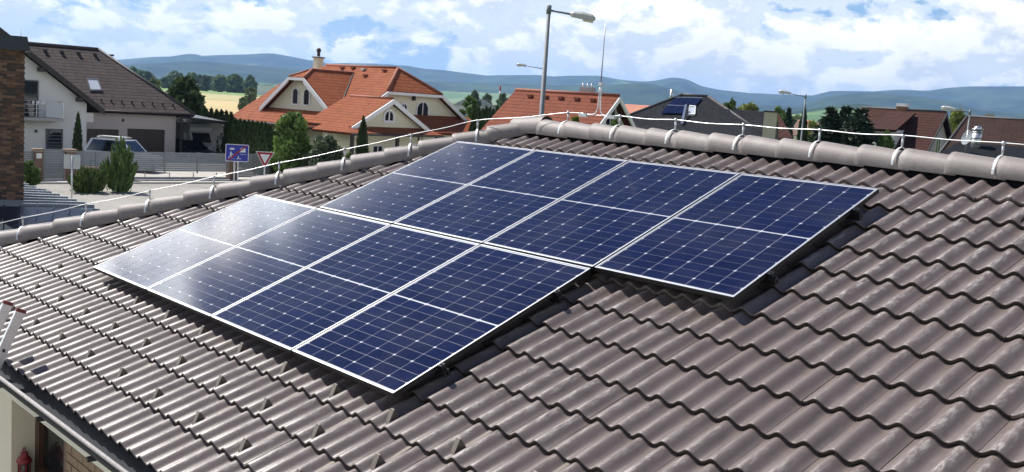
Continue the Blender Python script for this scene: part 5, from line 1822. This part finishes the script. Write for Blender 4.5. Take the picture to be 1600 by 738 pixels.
# dark house with its own solar panels
FD = Frame(1090, 76)
hdk = empty('anthracite_house', FD.o, FD.a, 'house with anthracite hip roof carrying two rows of solar panels and a skylight', 'house')
zr_ = FD.z(1086, 149.5, 6.0)
x0_, x1_ = FD.x(1066, 6, 149), FD.x(1106, 6, 150)
ze2 = 4.0
cl = FD.p(925, 200, 0); xl2 = cl[0]
xr3 = FD.x(1215, 0, 200)
dk = MB()
dk.slope([(xl2, 0, ze2), (xr3, 0, ze2), (x1_, 6, zr_), (x0_, 6, zr_)]); dk.slope([(xl2, 0, ze2), (xl2, 12, ze2), (x0_, 6, zr_)])
dk.slope([(xr3, 0, ze2), (xr3, 12, ze2), (x1_, 6, zr_)]); dk.slope([(xl2, 12, ze2), (xr3, 12, ze2), (x1_, 6, zr_), (x0_, 6, zr_)])
dko = dk.build('roof', M['roof_dark'], hdk)
for a, b2 in (((x0_, 6, zr_), (x1_, 6, zr_)), ((x0_, 6, zr_), (xl2, 0, ze2)), ((x1_, 6, zr_), (xr3, 0, ze2))):
    ridge_line(dko, [a, b2], 0.11, 'ridge_dark')
MB().box(xl2 + 0.5, xr3 - 0.5, 0.5, 11.5, GZ, ze2 - 0.1).build('wall', M['white_wall'], hdk)
def on_d(px, py):
    lo, hi = 0.0, 6.0
    for _k in range(40):
        mm = (lo + hi) / 2
        if FD.p(px, py, mm)[2] < ze2 + (zr_ - ze2) * mm / 6: hi = mm
        else: lo = mm
    return Vector(FD.p(px, py, (lo + hi) / 2))
nD = Vector((0, -(zr_ - ze2), 6)).normalized()
M['pv_far'] = mat('blue_solar_glass', (0.006, 0.008, 0.032), 0.12, spec=0.6)
for (a, b2, c3, d3, n_) in (((1043, 166.5), (1088, 166.5), (1097, 155.5), (1056, 154.5), 4), ((1033, 179), (1068, 179.5), (1072, 168), (1043, 166.8), 3)):
    P4 = [on_d(*k) + nD * 0.12 for k in (a, b2, c3, d3)]
    for k in range(n_):
        t0, t1 = k / n_ + 0.008, (k + 1) / n_ - 0.008
        pts = [P4[0].lerp(P4[1], t0), P4[0].lerp(P4[1], t1), P4[3].lerp(P4[2], t1), P4[3].lerp(P4[2], t0)]
        MB().prism(pts, -nD * 0.05).build('solar_panel', M['pv_far'], dko)
    MB().bar(P4[3], P4[2], 0.06, 0.05, up=nD).build('panel_edge', M['alu'], dko)
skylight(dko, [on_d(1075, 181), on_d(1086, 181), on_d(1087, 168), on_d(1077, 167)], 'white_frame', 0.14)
a, b2 = on_d(1065, 196), on_d(1071, 173)
MB().bar(a + nD * 0.15, b2 + nD * 0.5, 0.16, 0.03, up=(0, -1, 0)).build('roof_hatch', M['alu'], dko)
q = on_d(1052, 156)
MB().cyl((q.x - 0.2, 6.6, zr_ - 0.6), 0.13, 0.95, 10).build('flue_pipe', M['galv'], dko)
# lower wing to the right with brown verge
zw1 = FD.z(1165, 172.5, 4.0)
xw0, xw1 = FD.x(1141, 4, 171), FD.x(1213, 4, 176)
wg = MB()
wg.slope([(xw0 - 5, 4.0, zw1), (xw1, 4.0, zw1), (xw1 + 0.1, -0.6, zw1 - 3.0), (xw0 - 3, -0.6, zw1 - 3.0)])
wg.slope([(xw0 - 5, 4.0, zw1), (xw1, 4.0, zw1), (xw1 + 0.1, 8.0, zw1 - 2.4), (xw0 - 3, 8.0, zw1 - 2.4)])
wgo = wg.build('wing_roof', M['roof_dark'], hdk)
vb = FD.p(1241, 216, 0.0)
wv = MB()
wv.slope([(xw1 + 0.11, 4.0, zw1), (xw1 + 0.11, 1.0, zw1 - 1.9), (vb[0], 1.0, vb[2]), (vb[0], 6.0, vb[2])], 0.2)
wv.build('verge_roof', M['roof_maroon'], hdk)
MB().box(xw0 - 1, xw1 - 0.1, 0.3, 7.6, GZ, zw1 - 2.5).build('wing_wall', M['white_wall'], hdk)
FK = Frame(1203, 64)
ck = empty('cream_chimney', FK.o, FK.a, 'wide cream rendered chimney block with dark top behind the ridge', 'chimney')
cxl, cxr = FK.x(1192.5, 0, 195), FK.x(1213, 0, 195)
ctz = FK.z(1203, 175.5, 0)
MB().box(cxl, cxr, 0, 0.8, GZ, ctz).build('stack', mat('cream_chimney_render', (0.46, 0.43, 0.31), 0.9, var=0.06), ck)
MB().box(cxl - 0.06, cxr + 0.06, -0.06, 0.86, ctz, ctz + 0.08).build('top_slab', M['dark_trim'], ck)

# brown houses on the right
FB = Frame(1412, 84, rel=-18)
apx = FB.px_x(1479, 174.5, 0.5)
lx = FB.p(1345, 168.5, 4.6)
FB.o = FB.o + FB.ey * (apx[1] - 4.9) + FB.ex * 0
apx = FB.px_x(1479, 174.5, FB.px_x(1479, 174.5, 3)[0])
ap = FB.p(1479, 174.5, 4.6); lx = FB.p(1345, 168.5, 4.6)
zr_ = (ap[2] + lx[2]) / 2
hb1, rb1 = gable_house('maroon_house', 'house with maroon brown gable roof, white dormer window and brick chimney', FB, lx[0] + 0.4, ap[0] - 0.4, 9.2, zr_, zr_ - 4.6 * 0.80, 'roof_maroon', 'mauve_wall', 0.4, 'dark_trim', True, 'ridge_dark')
a_, b_ = FB.p(1362, 221, -0.1), FB.p(1396, 205, -0.1)
dzt = b_[2] + 0.1
MB().box(a_[0], b_[0], 0.1, 4.0, a_[2] - 0.4, dzt).build('dormer_wall', M['white_wall'], hb1)
MB().slope([(a_[0] - 0.3, -0.4, dzt), (b_[0] + 0.3, -0.4, dzt), (b_[0] + 0.3, 3.9, dzt + 1.5), (a_[0] - 0.3, 3.9, dzt + 1.5)], 0.18).build('dormer_roof', M['roof_maroon'], hb1)
for t0 in (0.06, 0.60):
    window(hb1, (a_[0] + (b_[0] - a_[0]) * t0, 0.1, a_[2] - 0.1), (1, 0, 0), (0, -1, 0), (b_[0] - a_[0]) * 0.34, dzt - a_[2] - 0.15, 0, 'white_frame', 0.07, (0, 0))
q = FB.p(1410, 172, 4.9)
cc = MB().box(q[0] - 0.38, q[0] + 0.38, 4.5, 5.2, zr_ - 0.5, zr_ + 0.25).build('chimney', mat('orange_brick_chimney', (0.28, 0.13, 0.06), 0.9, var=0.3, scale=6), hb1)
MB().box(q[0] - 0.42, q[0] + 0.42, 4.45, 5.25, zr_ + 0.25, zr_ + 0.5).build('chimney_slab', M['white_trim'], cc)

FB2 = Frame(1570, 78)
zr_ = FB2.z(1560, 185, 5.5)
hb2 = empty('brown_house', FB2.o, FB2.a, 'house with brown hip roof at the right edge behind the steel flue', 'house')
x0_, x1_ = FB2.x(1511, 5.5, 183), FB2.x(1720, 5.5, 190)
xl2, xr3, ze2 = FB2.x(1462, 0, 215), FB2.x(1760, 0, 215), zr_ - 3.4
bb = MB()
bb.slope([(xl2, 0, ze2), (xr3, 0, ze2), (x1_, 5.5, zr_), (x0_, 5.5, zr_)]); bb.slope([(xl2, 0, ze2), (xl2, 11, ze2), (x0_, 5.5, zr_)])
bb.slope([(xr3, 0, ze2), (xr3, 11, ze2), (x1_, 5.5, zr_)]); bb.slope([(xl2, 11, ze2), (xr3, 11, ze2), (x1_, 5.5, zr_), (x0_, 5.5, zr_)])
bbo = bb.build('roof', roof_mat('dark_brown_tiles', (0.036, 0.021, 0.017), (0.058, 0.035, 0.029), 0.34, 0.3, 0.4), hb2)
ridge_line(bbo, [(x0_, 5.5, zr_), (x1_, 5.5, zr_)], 0.1, 'ridge_dark'); ridge_line(bbo, [(x0_, 5.5, zr_), (xl2, 0, ze2)], 0.1, 'ridge_dark', 'hip_cap')
MB().box(xl2 + 0.4, xr3 - 0.4, 0.4, 10.6, GZ, ze2 - 0.1).build('wall', M['cream_wall'], hb2)
q = FB2.p(1546, 184, 5.8)
MB().box(q[0] - 0.3, q[0] + 0.3, 5.5, 6.1, zr_ - 0.5, zr_ + 0.28).build('chimney', M['mortar'], hb2)

# low dark shingle roof with steel flue and dish, nearer
FS = Frame(1530, 36)
hs = empty('shingle_house', FS.o, FS.a, 'low house with dark shingle roof just beyond the ridge at the right', 'house')
zr_ = FS.z(1550, 226, 4.5)
x0_, x1_ = FS.x(1497, 4.5, 224), FS.x(1680, 4.5, 238)
xl2, xr3, ze2 = FS.x(1380, 0, 240), FS.x(1800, 0, 250), zr_ - 1.7
ss = MB()
ss.slope([(xl2, 0, ze2), (xr3, 0, ze2), (x1_, 4.5, zr_), (x0_, 4.5, zr_)]); ss.slope([(xl2, 0, ze2), (xl2, 9, ze2), (x0_, 4.5, zr_)])
ss.slope([(xr3, 0, ze2), (xr3, 9, ze2), (x1_, 4.5, zr_)]); ss.slope([(xl2, 9, ze2), (xr3, 9, ze2), (x1_, 4.5, zr_), (x0_, 4.5, zr_)])
sso = ss.build('roof', M['shingle'], hs)
MB().box(xl2 + 0.4, xr3 - 0.4, 0.4, 8.6, GZ, ze2 - 0.1).build('wall', M['white_wall'], hs)
q = FS.p(1526, 215, 4.2)
zf0, zf1 = FS.z(1526, 229, 4.2) - 0.2, FS.z(1526, 203, 4.2)
fl_ = MB().cyl((q[0], 4.2, zf0), 0.155, zf1 - zf0, 16).build('flue', M['galv'], sso)
for k in range(3):
    zz = zf0 + (zf1 - zf0) * (0.35 + 0.25 * k)
    MB().cyl((q[0], 4.2, zz), 0.16, 0.03, 16).build('flue_band', M['black_metal'], fl_)
MB().cyl((q[0], 4.2, zf1), 0.19, 0.03, 16).build('flue_collar', M['steel'], fl_)
MB().ball((q[0], 4.2, zf1 + 0.05), 0.13, 12, 8, 0.7).build('flue_cowl', M['steel'], fl_)
q = FS.p(1511, 215, 3.6)
MB().tube([(q[0], 3.6, zf0 - 0.1), (q[0], 3.6, q[2] + 0.25)], 0.02, 8).build('dish_mast', M['galv'], sso)
dn = Vector((-0.75, -0.55, 0.25)).normalized()
dsh = MB()
cP = Vector((q[0], 3.5, q[2]))
sx = dn.cross(Vector((0, 0, 1))).normalized(); sz_ = sx.cross(dn)
rg = []
for rr_, dd in ((0.001, -0.05), (0.14, -0.03), (0.27, 0.02)):
    rg.append([cP + (sx * math.cos(a) + sz_ * math.sin(a)) * rr_ + dn * dd for a in np.linspace(0, 2 * math.pi, 17)[:-1]])
for j in range(2):
    for i in range(16):
        dsh.face([rg[j][i], rg[j][(i + 1) % 16], rg[j + 1][(i + 1) % 16], rg[j + 1][i]], None, True)
dsh.build('satellite_dish', mat('dull_blue_grey_dish', (0.16, 0.18, 0.20), 0.6), sso)

# ------------------------------------------------------------------ street lamps
M['lamp_head'] = mat('pale_grey_lamp_housing', (0.50, 0.50, 0.47), 0.45, var=0.1, scale=8)
M['lamp_glass'] = mat('lamp_cover', (0.72, 0.73, 0.70), 0.15)
M['lamp_post'] = mat('galvanised_lamp_post', (0.16, 0.178, 0.19), 0.6, 0.1, var=0.15, scale=5)
def street_lamp(pxt, pyt, pxb, D, head_px, head_py, label, r0=0.11, r1=0.06, Dh=None):
    b0 = foot(pxb, D); b0 = foot(pxt, D)
    top_ = at(pxt, pyt, D)
    e = empty('street_lamp', (top_.x, top_.y, GZ), 0, label, 'street lamp', 'street lamps')
    H = top_.z - GZ
    MB().tube([(0, 0, 0), (0, 0, 1.2), (0, 0, 1.25), (0, 0, H)], [r0 * 1.25, r0 * 1.2, r0, r1], 12).build('post', M['lamp_post'], e)
    hp = at(head_px, head_py, Dh or D)
    v = Vector((hp.x - top_.x, hp.y - top_.y, hp.z - top_.z))
    L = v.length; dv = v.normalized()
    st = Vector((0, 0, H - 0.10))
    MB().tube([st, st + v * 0.72], 0.032 * (r1 / 0.06), 8).build('arm', M['lamp_post'], e)
    MB().cyl((0, 0, H - 0.22), r1 * 1.35, 0.27, 12).build('post_cap', M['lamp_post'], e)
    c = st + v
    sdv = dv.cross(Vector((0, 0, 1))).normalized(); up = sdv.cross(dv)
    hm = MB()
    secs = [(-0.42, 0.05, 0.05, -0.05), (-0.34, 0.10, 0.09, -0.07), (-0.05, 0.15, 0.13, -0.08), (0.25, 0.14, 0.11, -0.075), (0.38, 0.09, 0.03, -0.06)]
    for s_, w_, t_, b_ in secs:
        for a, zz in ((-1, b_), (-1, t_ * 0.45), (-0.55, t_), (0.55, t_), (1, t_ * 0.45), (1, b_)):
            hm.v.append(tuple(c + dv * s_ + sdv * (w_ * a) + up * zz))
    for j in range(4):
        for i in range(6):
            k2 = (i + 1) % 6
            hm.f.append((j * 6 + i, j * 6 + k2, (j + 1) * 6 + k2, (j + 1) * 6 + i)); hm.uv.append(None); hm.s.append(False)
    hm.f.append(tuple(reversed(range(6)))); hm.f.append(tuple(24 + i for i in range(6))); hm.uv += [None] * 2; hm.s += [False] * 2
    ho = hm.build('lamp_head', M['lamp_head'], e)
    gm_ = MB()
    a0 = [c + dv * s_ + sdv * (0.11 * a) + up * zz for s_ in (0.0, 0.33) for a, zz in ((-1, -0.079), (-0.7, -0.14), (0.7, -0.14), (1, -0.079))]
    gm_.face(a0[0:4]); gm_.face(list(reversed(a0[4:8])))
    for i in range(3): gm_.face([a0[i + 1], a0[i], a0[4 + i], a0[5 + i]])
    gm_.build('lamp_cover', M['lamp_glass'], ho)
    return e


street_lamp(858, 11, 846, 33, 912, 21, 'tall grey street lamp with arm to the right rising behind the roof apex', 0.105, 0.058)
street_lamp(850, 106, 849, 82, 815, 100, 'distant street lamp with arm to the left, half hidden behind the tall lamp post', 0.10, 0.06)
street_lamp(1259, 149, 1252, 70, 1226, 142, 'slim street lamp with arm to the left beside the three spruces', 0.075, 0.045)
street_lamp(1516, 173, 1513, 62, 1482, 167, 'slim street lamp with arm to the left beside the brown hip roof', 0.07, 0.045)
# ------------------------------------------------------------------ vegetation
tp = [thuja_parts(100 + i, 3.0, 0.95, M['thuja'], 2600) for i in range(3)]
n_h = 17
ORD0 = ['first', 'second', 'third', 'fourth', 'fifth', 'sixth', 'seventh', 'eighth', 'ninth', 'tenth', 'eleventh', 'twelfth', 'thirteenth', 'fourteenth', 'fifteenth', 'sixteenth', 'seventeenth']
for k in range(n_h):
    t = k / (n_h - 1)
    px = 322 + (437 - 322) * t ** 0.9
    D = 86 - 21 * t
    if t < 0.35: top_y = 171 + 8 * t / 0.35
    elif t < 0.85: top_y = 188 + 8 * (t - 0.35) / 0.5
    else: top_y = 197 + 80 * (t - 0.85)
    hh_ = hgt(px, top_y, D)
    plant('thuja', tp[k % 3], foot(px, D), 'dark columnar thuja in the hedge beside the carport, %s from the left' % ORD0[k], 'thuja', 'thujas in the hedge beside the carport', 1.25, hh_ / 3.0, rng.uniform(0, 6))
for k in range(11):
    px = 744 + k * 5.6
    D = 78 + k * 1.0
    plant('thuja', tp[k % 3], foot(px, D), 'dark columnar thuja in the hedge between cream and red house, %s from the left' % ORD0[k], 'thuja', 'thujas in the hedge between cream and red house', 1.2, hgt(px, 171 + (k % 3) * 1.5, D) / 3.0, rng.uniform(0, 6))
plant('cypress', tp[0], foot(123, 66.5), 'thin dark columnar cypress against the white gable wall', 'cypress', None, 0.62, hgt(123, 180, 66.5) / 3.0)
plant('thuja', tp[1], foot(570, 63), 'single dark pointed thuja in front of the cream house', 'thuja', None, 0.95, hgt(570, 187, 63) / 3.0)
plant('cypress', tp[2], foot(1255, 90), 'dark slim cypress beside the slim street lamp near the spruces', 'cypress', None, 1.2, hgt(1256, 172, 90) / 3.0)

# conifer bush and low juniper by the fence
g = np.random.default_rng(5)
def juniper(name, n, w_, h_, spikes, seed, loc, label, upright):
    g = np.random.default_rng(seed)
    P, U = [], []
    for s in range(spikes):
        a = g.uniform(0, 2 * math.pi); lean = g.uniform(0.1, 1.0)
        tip = np.array([math.cos(a) * w_ / 2 * lean, math.sin(a) * w_ / 2 * lean, h_ * (1 - upright * lean ** 1.6) * g.uniform(0.75, 1.05)])
        base = np.array([math.cos(a) * w_ * 0.12 * lean, math.sin(a) * w_ * 0.12 * lean, 0.05])
        m_ = n // spikes
        t = g.uniform(0.1, 1, m_)[:, None]
        q = base + (tip - base) * t + g.normal(size=(m_, 3)) * 0.10 * w_ * (1.12 - t) * 0.6
        P.append(q); U.append(np.repeat((tip - base)[None] / np.linalg.norm(tip - base), m_, 0))
    P = np.concatenate(P); U = np.concatenate(U)
    P[:, 2] = np.maximum(P[:, 2], 0.03)
    sd_ = np.cross(U, g.normal(size=P.shape)); sd_ /= np.linalg.norm(sd_, axis=1)[:, None]
    s = 0.07 * g.uniform(0.6, 1.4, (len(P), 1))
    V = np.stack([P - U * s, P - sd_ * s * 0.6, P + U * s * 2.2, P + sd_ * s * 0.6], 1).reshape(-1, 3)
    me = raw_mesh('crown', V, np.arange(len(V)).reshape(-1, 4), M['juniper'])
    tr = MB()
    for k in range(6):
        a = k * 1.05; tr.tube([(0, 0, 0), (math.cos(a) * w_ * 0.1, math.sin(a) * w_ * 0.1, h_ * 0.3), (math.cos(a) * w_ * 0.22, math.sin(a) * w_ * 0.22, h_ * 0.55)], [0.04, 0.025, 0.01], 5)
    return plant(name, (me, tr.data('trunk', M['bark'])), loc, label, 'bush')
juniper('conifer_bush', 9500, 1.8, hgt(190, 214, 54.5), 60, 7, foot(190, 54.5), 'bright green feathery conifer bush before the low brick wall', 0.55)
juniper('juniper_bush', 8000, 2.2, hgt(145, 261, 53.8), 55, 8, foot(141, 53.8), 'low dark spreading juniper left of the feathery conifer', 0.55)
iv = broadleaf_parts(31, 1.3, 1.3, M['leaf_mid'], 12, 160, 0.05, low=0.05)
plant('shrub', iv, foot(45, 55), 'green shrub at the foot of the fence beside the brick chimney', 'shrub')
# broadleaf trees
bl1 = broadleaf_parts(41, hgt(290, 124, 98), 4.6, M['leaf_dark'], 30, 190, 0.085, low=0.15)
plant('round_tree', bl1, foot(288, 98), 'dark round tree behind the garage roof at the field edge', 'tree')
bl2 = broadleaf_parts(43, hgt(460, 176, 62.5), 2.7, M['leaf_light'], 26, 190, 0.055, low=0.10)
plant('leafy_tree', bl2, foot(460, 62.5), 'fresh green leafy tree in front of the cream house', 'tree')
bl3 = broadleaf_parts(44, hgt(512, 214, 61), 2.7, M['leaf_grey'], 22, 170, 0.05, low=0.05)
plant('shrub', bl3, foot(512, 61), 'loose grey green shrub right of the leafy tree', 'shrub')
bl4 = broadleaf_parts(45, hgt(735, 149, 100), 2.6, M['leaf_mid'], 18, 150, 0.075, low=0.15)
plant('leafy_tree', bl4, foot(735, 100), 'small green tree right of the cream house before the grey hall', 'tree')
bl5 = broadleaf_parts(46, hgt(898, 171, 27), 0.75, M['leaf_yellow'], 14, 120, 0.05, low=0.5)
plant('leafy_tree', bl5, foot(898, 27), 'yellow green treetop peeping over the ridge below the red roof', 'tree')
bl6 = broadleaf_parts(47, hgt(555, 236, 62), 1.3, M['leaf_mid'], 12, 130, 0.05, low=0.05)
plant('shrub', bl6, foot(548, 60), 'small green shrub beside the pointed thuja', 'shrub')
bl7 = broadleaf_parts(48, 6.0, 4.0, M['leaf_mid'], 20, 150, 0.08, low=0.1)
bl8 = broadleaf_parts(49, 6.0, 4.5, M['leaf_yellow'], 20, 150, 0.08, low=0.1)
for (px, py, D, w_, parts, lab) in (
        (1138, 160, 110, 3.2, bl7, 'green tree rising behind the right hip of the anthracite roof'),
        (1168, 164, 140, 5.0, bl8, 'yellow green tree behind the anthracite roof wing'),
        (1218, 171, 130, 3.6, bl7, 'green tree right of the cream chimney block'),
        (1272, 192, 110, 2.6, bl8, 'light green bush between the slim lamp and the spruces'),
        (1496, 174, 120, 4.6, bl8, 'round yellow green tree between the maroon house and the brown hip roof'),
        (1385, 210, 70, 2.0, bl7, 'green shrub in front of the maroon house'),
        (962, 186, 56, 0.9, bl7, 'small green plant at the white gable of the red house')):
    hh_ = hgt(px, py, D)
    plant('leafy_tree', parts, foot(px, D), lab, 'tree', None, w_ / 4.2, hh_ / 6.0, rng.uniform(0, 6))
sp_ = [spruce_parts(61 + i, 6.0, 2.6, M['spruce'], 24) for i in range(3)]
for i, (px, py, D, w_, lab) in enumerate(((1297, 164, 72, 5.4, 'dark spruce, left of the three spruces by the maroon house'), (1320, 163, 76, 5.0, 'dark spruce, middle of the three spruces by the maroon house'), (1343, 166, 70, 5.6, 'dark spruce, right of the three spruces by the maroon house'), (1231, 166, 88, 2.6, 'dark spruce behind the cream chimney block'))):
    plant('spruce', sp_[i % 3], foot(px, D), lab, 'spruce', 'spruces on the right', w_ / 2.6, hgt(px, py, D) / 6.0, rng.uniform(0, 6))

# tree belt beyond the fields: single trees, each with its own place and size
ORD = ['first', 'second', 'third', 'fourth', 'fifth', 'sixth', 'seventh', 'eighth', 'ninth', 'tenth', 'eleventh', 'twelfth', 'thirteenth', 'fourteenth', 'fifteenth', 'sixteenth', 'seventeenth', 'eighteenth', 'nineteenth', 'twentieth']
def ordinal(k):
    if k < 20: return ORD[k]
    tens = {2: 'twenty', 3: 'thirty', 4: 'forty', 5: 'fifty'}[(k + 1) // 10]
    return (tens[:-1] + 'ieth') if (k + 1) % 10 == 0 else tens + '-' + ORD[(k + 1) % 10 - 1]
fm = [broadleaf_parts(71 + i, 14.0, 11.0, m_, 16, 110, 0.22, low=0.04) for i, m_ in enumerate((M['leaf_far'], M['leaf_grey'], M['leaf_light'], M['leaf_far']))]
belt = []
px = 176.0
gb = random.Random(9)
while px < 452:
    base_h = 14.5 if px < 240 else (9 if px < 262 else (13.5 if px < 400 else 7))
    belt.append((px, gb.uniform(820, 1050), base_h * gb.uniform(0.75, 1.1)))
    px += gb.uniform(4.0, 7.0)
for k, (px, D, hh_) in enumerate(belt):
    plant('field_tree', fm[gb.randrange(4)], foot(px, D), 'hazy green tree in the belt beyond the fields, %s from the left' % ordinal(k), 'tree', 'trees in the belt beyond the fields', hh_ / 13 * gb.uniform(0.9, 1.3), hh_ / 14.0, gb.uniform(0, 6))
vill = sorted([gb.uniform(985, 1003) for k in range(2)] + [gb.uniform(705, 800) for k in range(7)] + [gb.uniform(1130, 1190) for k in range(5)] + [gb.uniform(1222, 1300) for k in range(9)])
for k, px in enumerate(vill):
    plant('field_tree', fm[gb.randrange(4)], foot(px, gb.uniform(260, 600)), 'tree in the far village below the hills, %s from the left' % ordinal(k), 'tree', 'trees in the far village', gb.uniform(0.4, 0.7), gb.uniform(0.45, 0.7), gb.uniform(0, 6))
for (px, py, D, hh_, lab) in ((392, 142, 330, 5.5, 'larger lone bush at the field edge left of the cream roof'), (380, 149, 250, 3.0, 'low lone bush in the wheat field'), (240, 140, 300, 6, 'lone bush in the field beside the dark round tree')):
    plant('field_tree', fm[0], foot(px, D), lab, 'tree', None, hh_ / 13, hh_ / 14, 1.0)

# ------------------------------------------------------------------ far buildings
M['hall_white'] = mat('white_sheet_metal', (0.70, 0.71, 0.72), 0.5)
M['hall_grey'] = mat('grey_sheet_roof', (0.36, 0.38, 0.40), 0.5, 0.2)
def hall(px0, px1, py_top, D, label, depth=30, curved=False):
    F = Frame((px0 + px1) / 2, D)
    e = empty('hall', F.o, F.a, label, 'hall', 'far halls')
    x0, x1 = F.x(px0, 0), F.x(px1, 0)
    zt = F.z((px0 + px1) / 2, py_top, 0)
    if curved:
        pts = [(x0 + (x1 - x0) * t, zt * 0.45 + zt * 0.55 * math.sin(math.pi * (0.08 + 0.84 * t))) for t in np.linspace(0, 1, 13)]
        MB().prism([(x, 0, z_) for x, z_ in pts], (0, depth, 0)).build('roof', M['hall_grey'], e)
        MB().box(x0 + 0.3, x1 - 0.3, 0.3, depth - 0.3, GZ, pts[0][1]).build('wall', M['hall_white'], e)
    else:
        MB().box(x0, x1, 0, depth, GZ, zt - 0.8).build('wall', M['hall_white'], e)
        MB().prism([(x0 - 0.3, -0.3, zt - 0.8), (x1 + 0.3, -0.3, zt - 0.8), ((x0 + x1) / 2, -0.3, zt)], (0, depth + 0.6, 0)).build('roof', M['hall_grey'], e)
hall(402, 434, 132.5, 780, 'long pale hall behind the tree belt left of the cream house')
hall(708, 776, 152.5, 330, 'grey hall with rounded roof right of the cream house', 40, True)
M['far_roof'] = mat('far_orange_roof', (0.33, 0.12, 0.065), 0.8, var=0.2, scale=0.3)
M['far_roof2'] = mat('far_brown_roof', (0.15, 0.085, 0.065), 0.8, var=0.2, scale=0.3)
M['far_roof3'] = mat('far_ochre_roof', (0.42, 0.26, 0.06), 0.8, var=0.2, scale=0.3)
gf = random.Random(21)
vh = sorted([gf.uniform(1135, 1190) for k in range(4)] + [gf.uniform(1240, 1300) for k in range(9)] + [992.0])
for k, px in enumerate(vh):
    D = gf.uniform(190, 560)
    p = foot(px, D)
    rm_ = gf.choice(('far_roof', 'far_roof', 'far_roof2', 'far_roof3'))
    nm_ = {'far_roof': 'orange', 'far_roof2': 'brown', 'far_roof3': 'ochre'}[rm_]
    e = empty('far_house', p, gf.uniform(0, 3.1), 'small far village house with %s roof, %s far house from the left' % (nm_, ordinal(k)), 'house', 'far village houses')
    w_, l_, hz_ = gf.uniform(7, 9), gf.uniform(9, 13), gf.uniform(2.8, 4.2)
    MB().box(-l_ / 2, l_ / 2, -w_ / 2, w_ / 2, 0, hz_).build('wall', gf.choice((M['cream_wall'], M['white_wall'])), e)
    MB().prism([(-l_ / 2 - 0.4, -w_ / 2 - 0.4, hz_), (-l_ / 2 - 0.4, w_ / 2 + 0.4, hz_), (-l_ / 2 - 0.4, 0, hz_ + w_ * 0.36)], (l_ + 0.8, 0, 0)).build('roof', M[rm_], e)
# red and white mast
p = foot(780, 420)
e = empty('radio_mast', p, 0, 'thin red and white banded mast in front of the hills', 'mast')
Hm = hgt(780, 134, 420)
for k in range(6):
    MB().tube([(0, 0, Hm * k / 6), (0, 0, Hm * (k + 1) / 6)], 0.32, 6).build('mast_section', M['sign_red'] if k % 2 else M['sign_white'], e)

# ------------------------------------------------------------------ air between here and the hills
hzm = bpy.data.materials.new('haze')
hzm.use_nodes = True
t = NT(hzm.node_tree)
v = t.n('ShaderNodeVolumePrincipled', Color=(0.34, 0.57, 1.0, 1), Density=7.2e-5, Anisotropy=0.2)
t.n('ShaderNodeOutputMaterial', Volume=v.outputs[0])
HAZE_TOP = max(max(v_.co.z for v_ in bpy.data.objects['hills'].data.vertices), 20.0) + 15.0
hb = MB().box(-12900, 12900, -12900, 12900, GZ - 1.1, HAZE_TOP)
tag(hb.build('haze', hzm), kind='stuff')
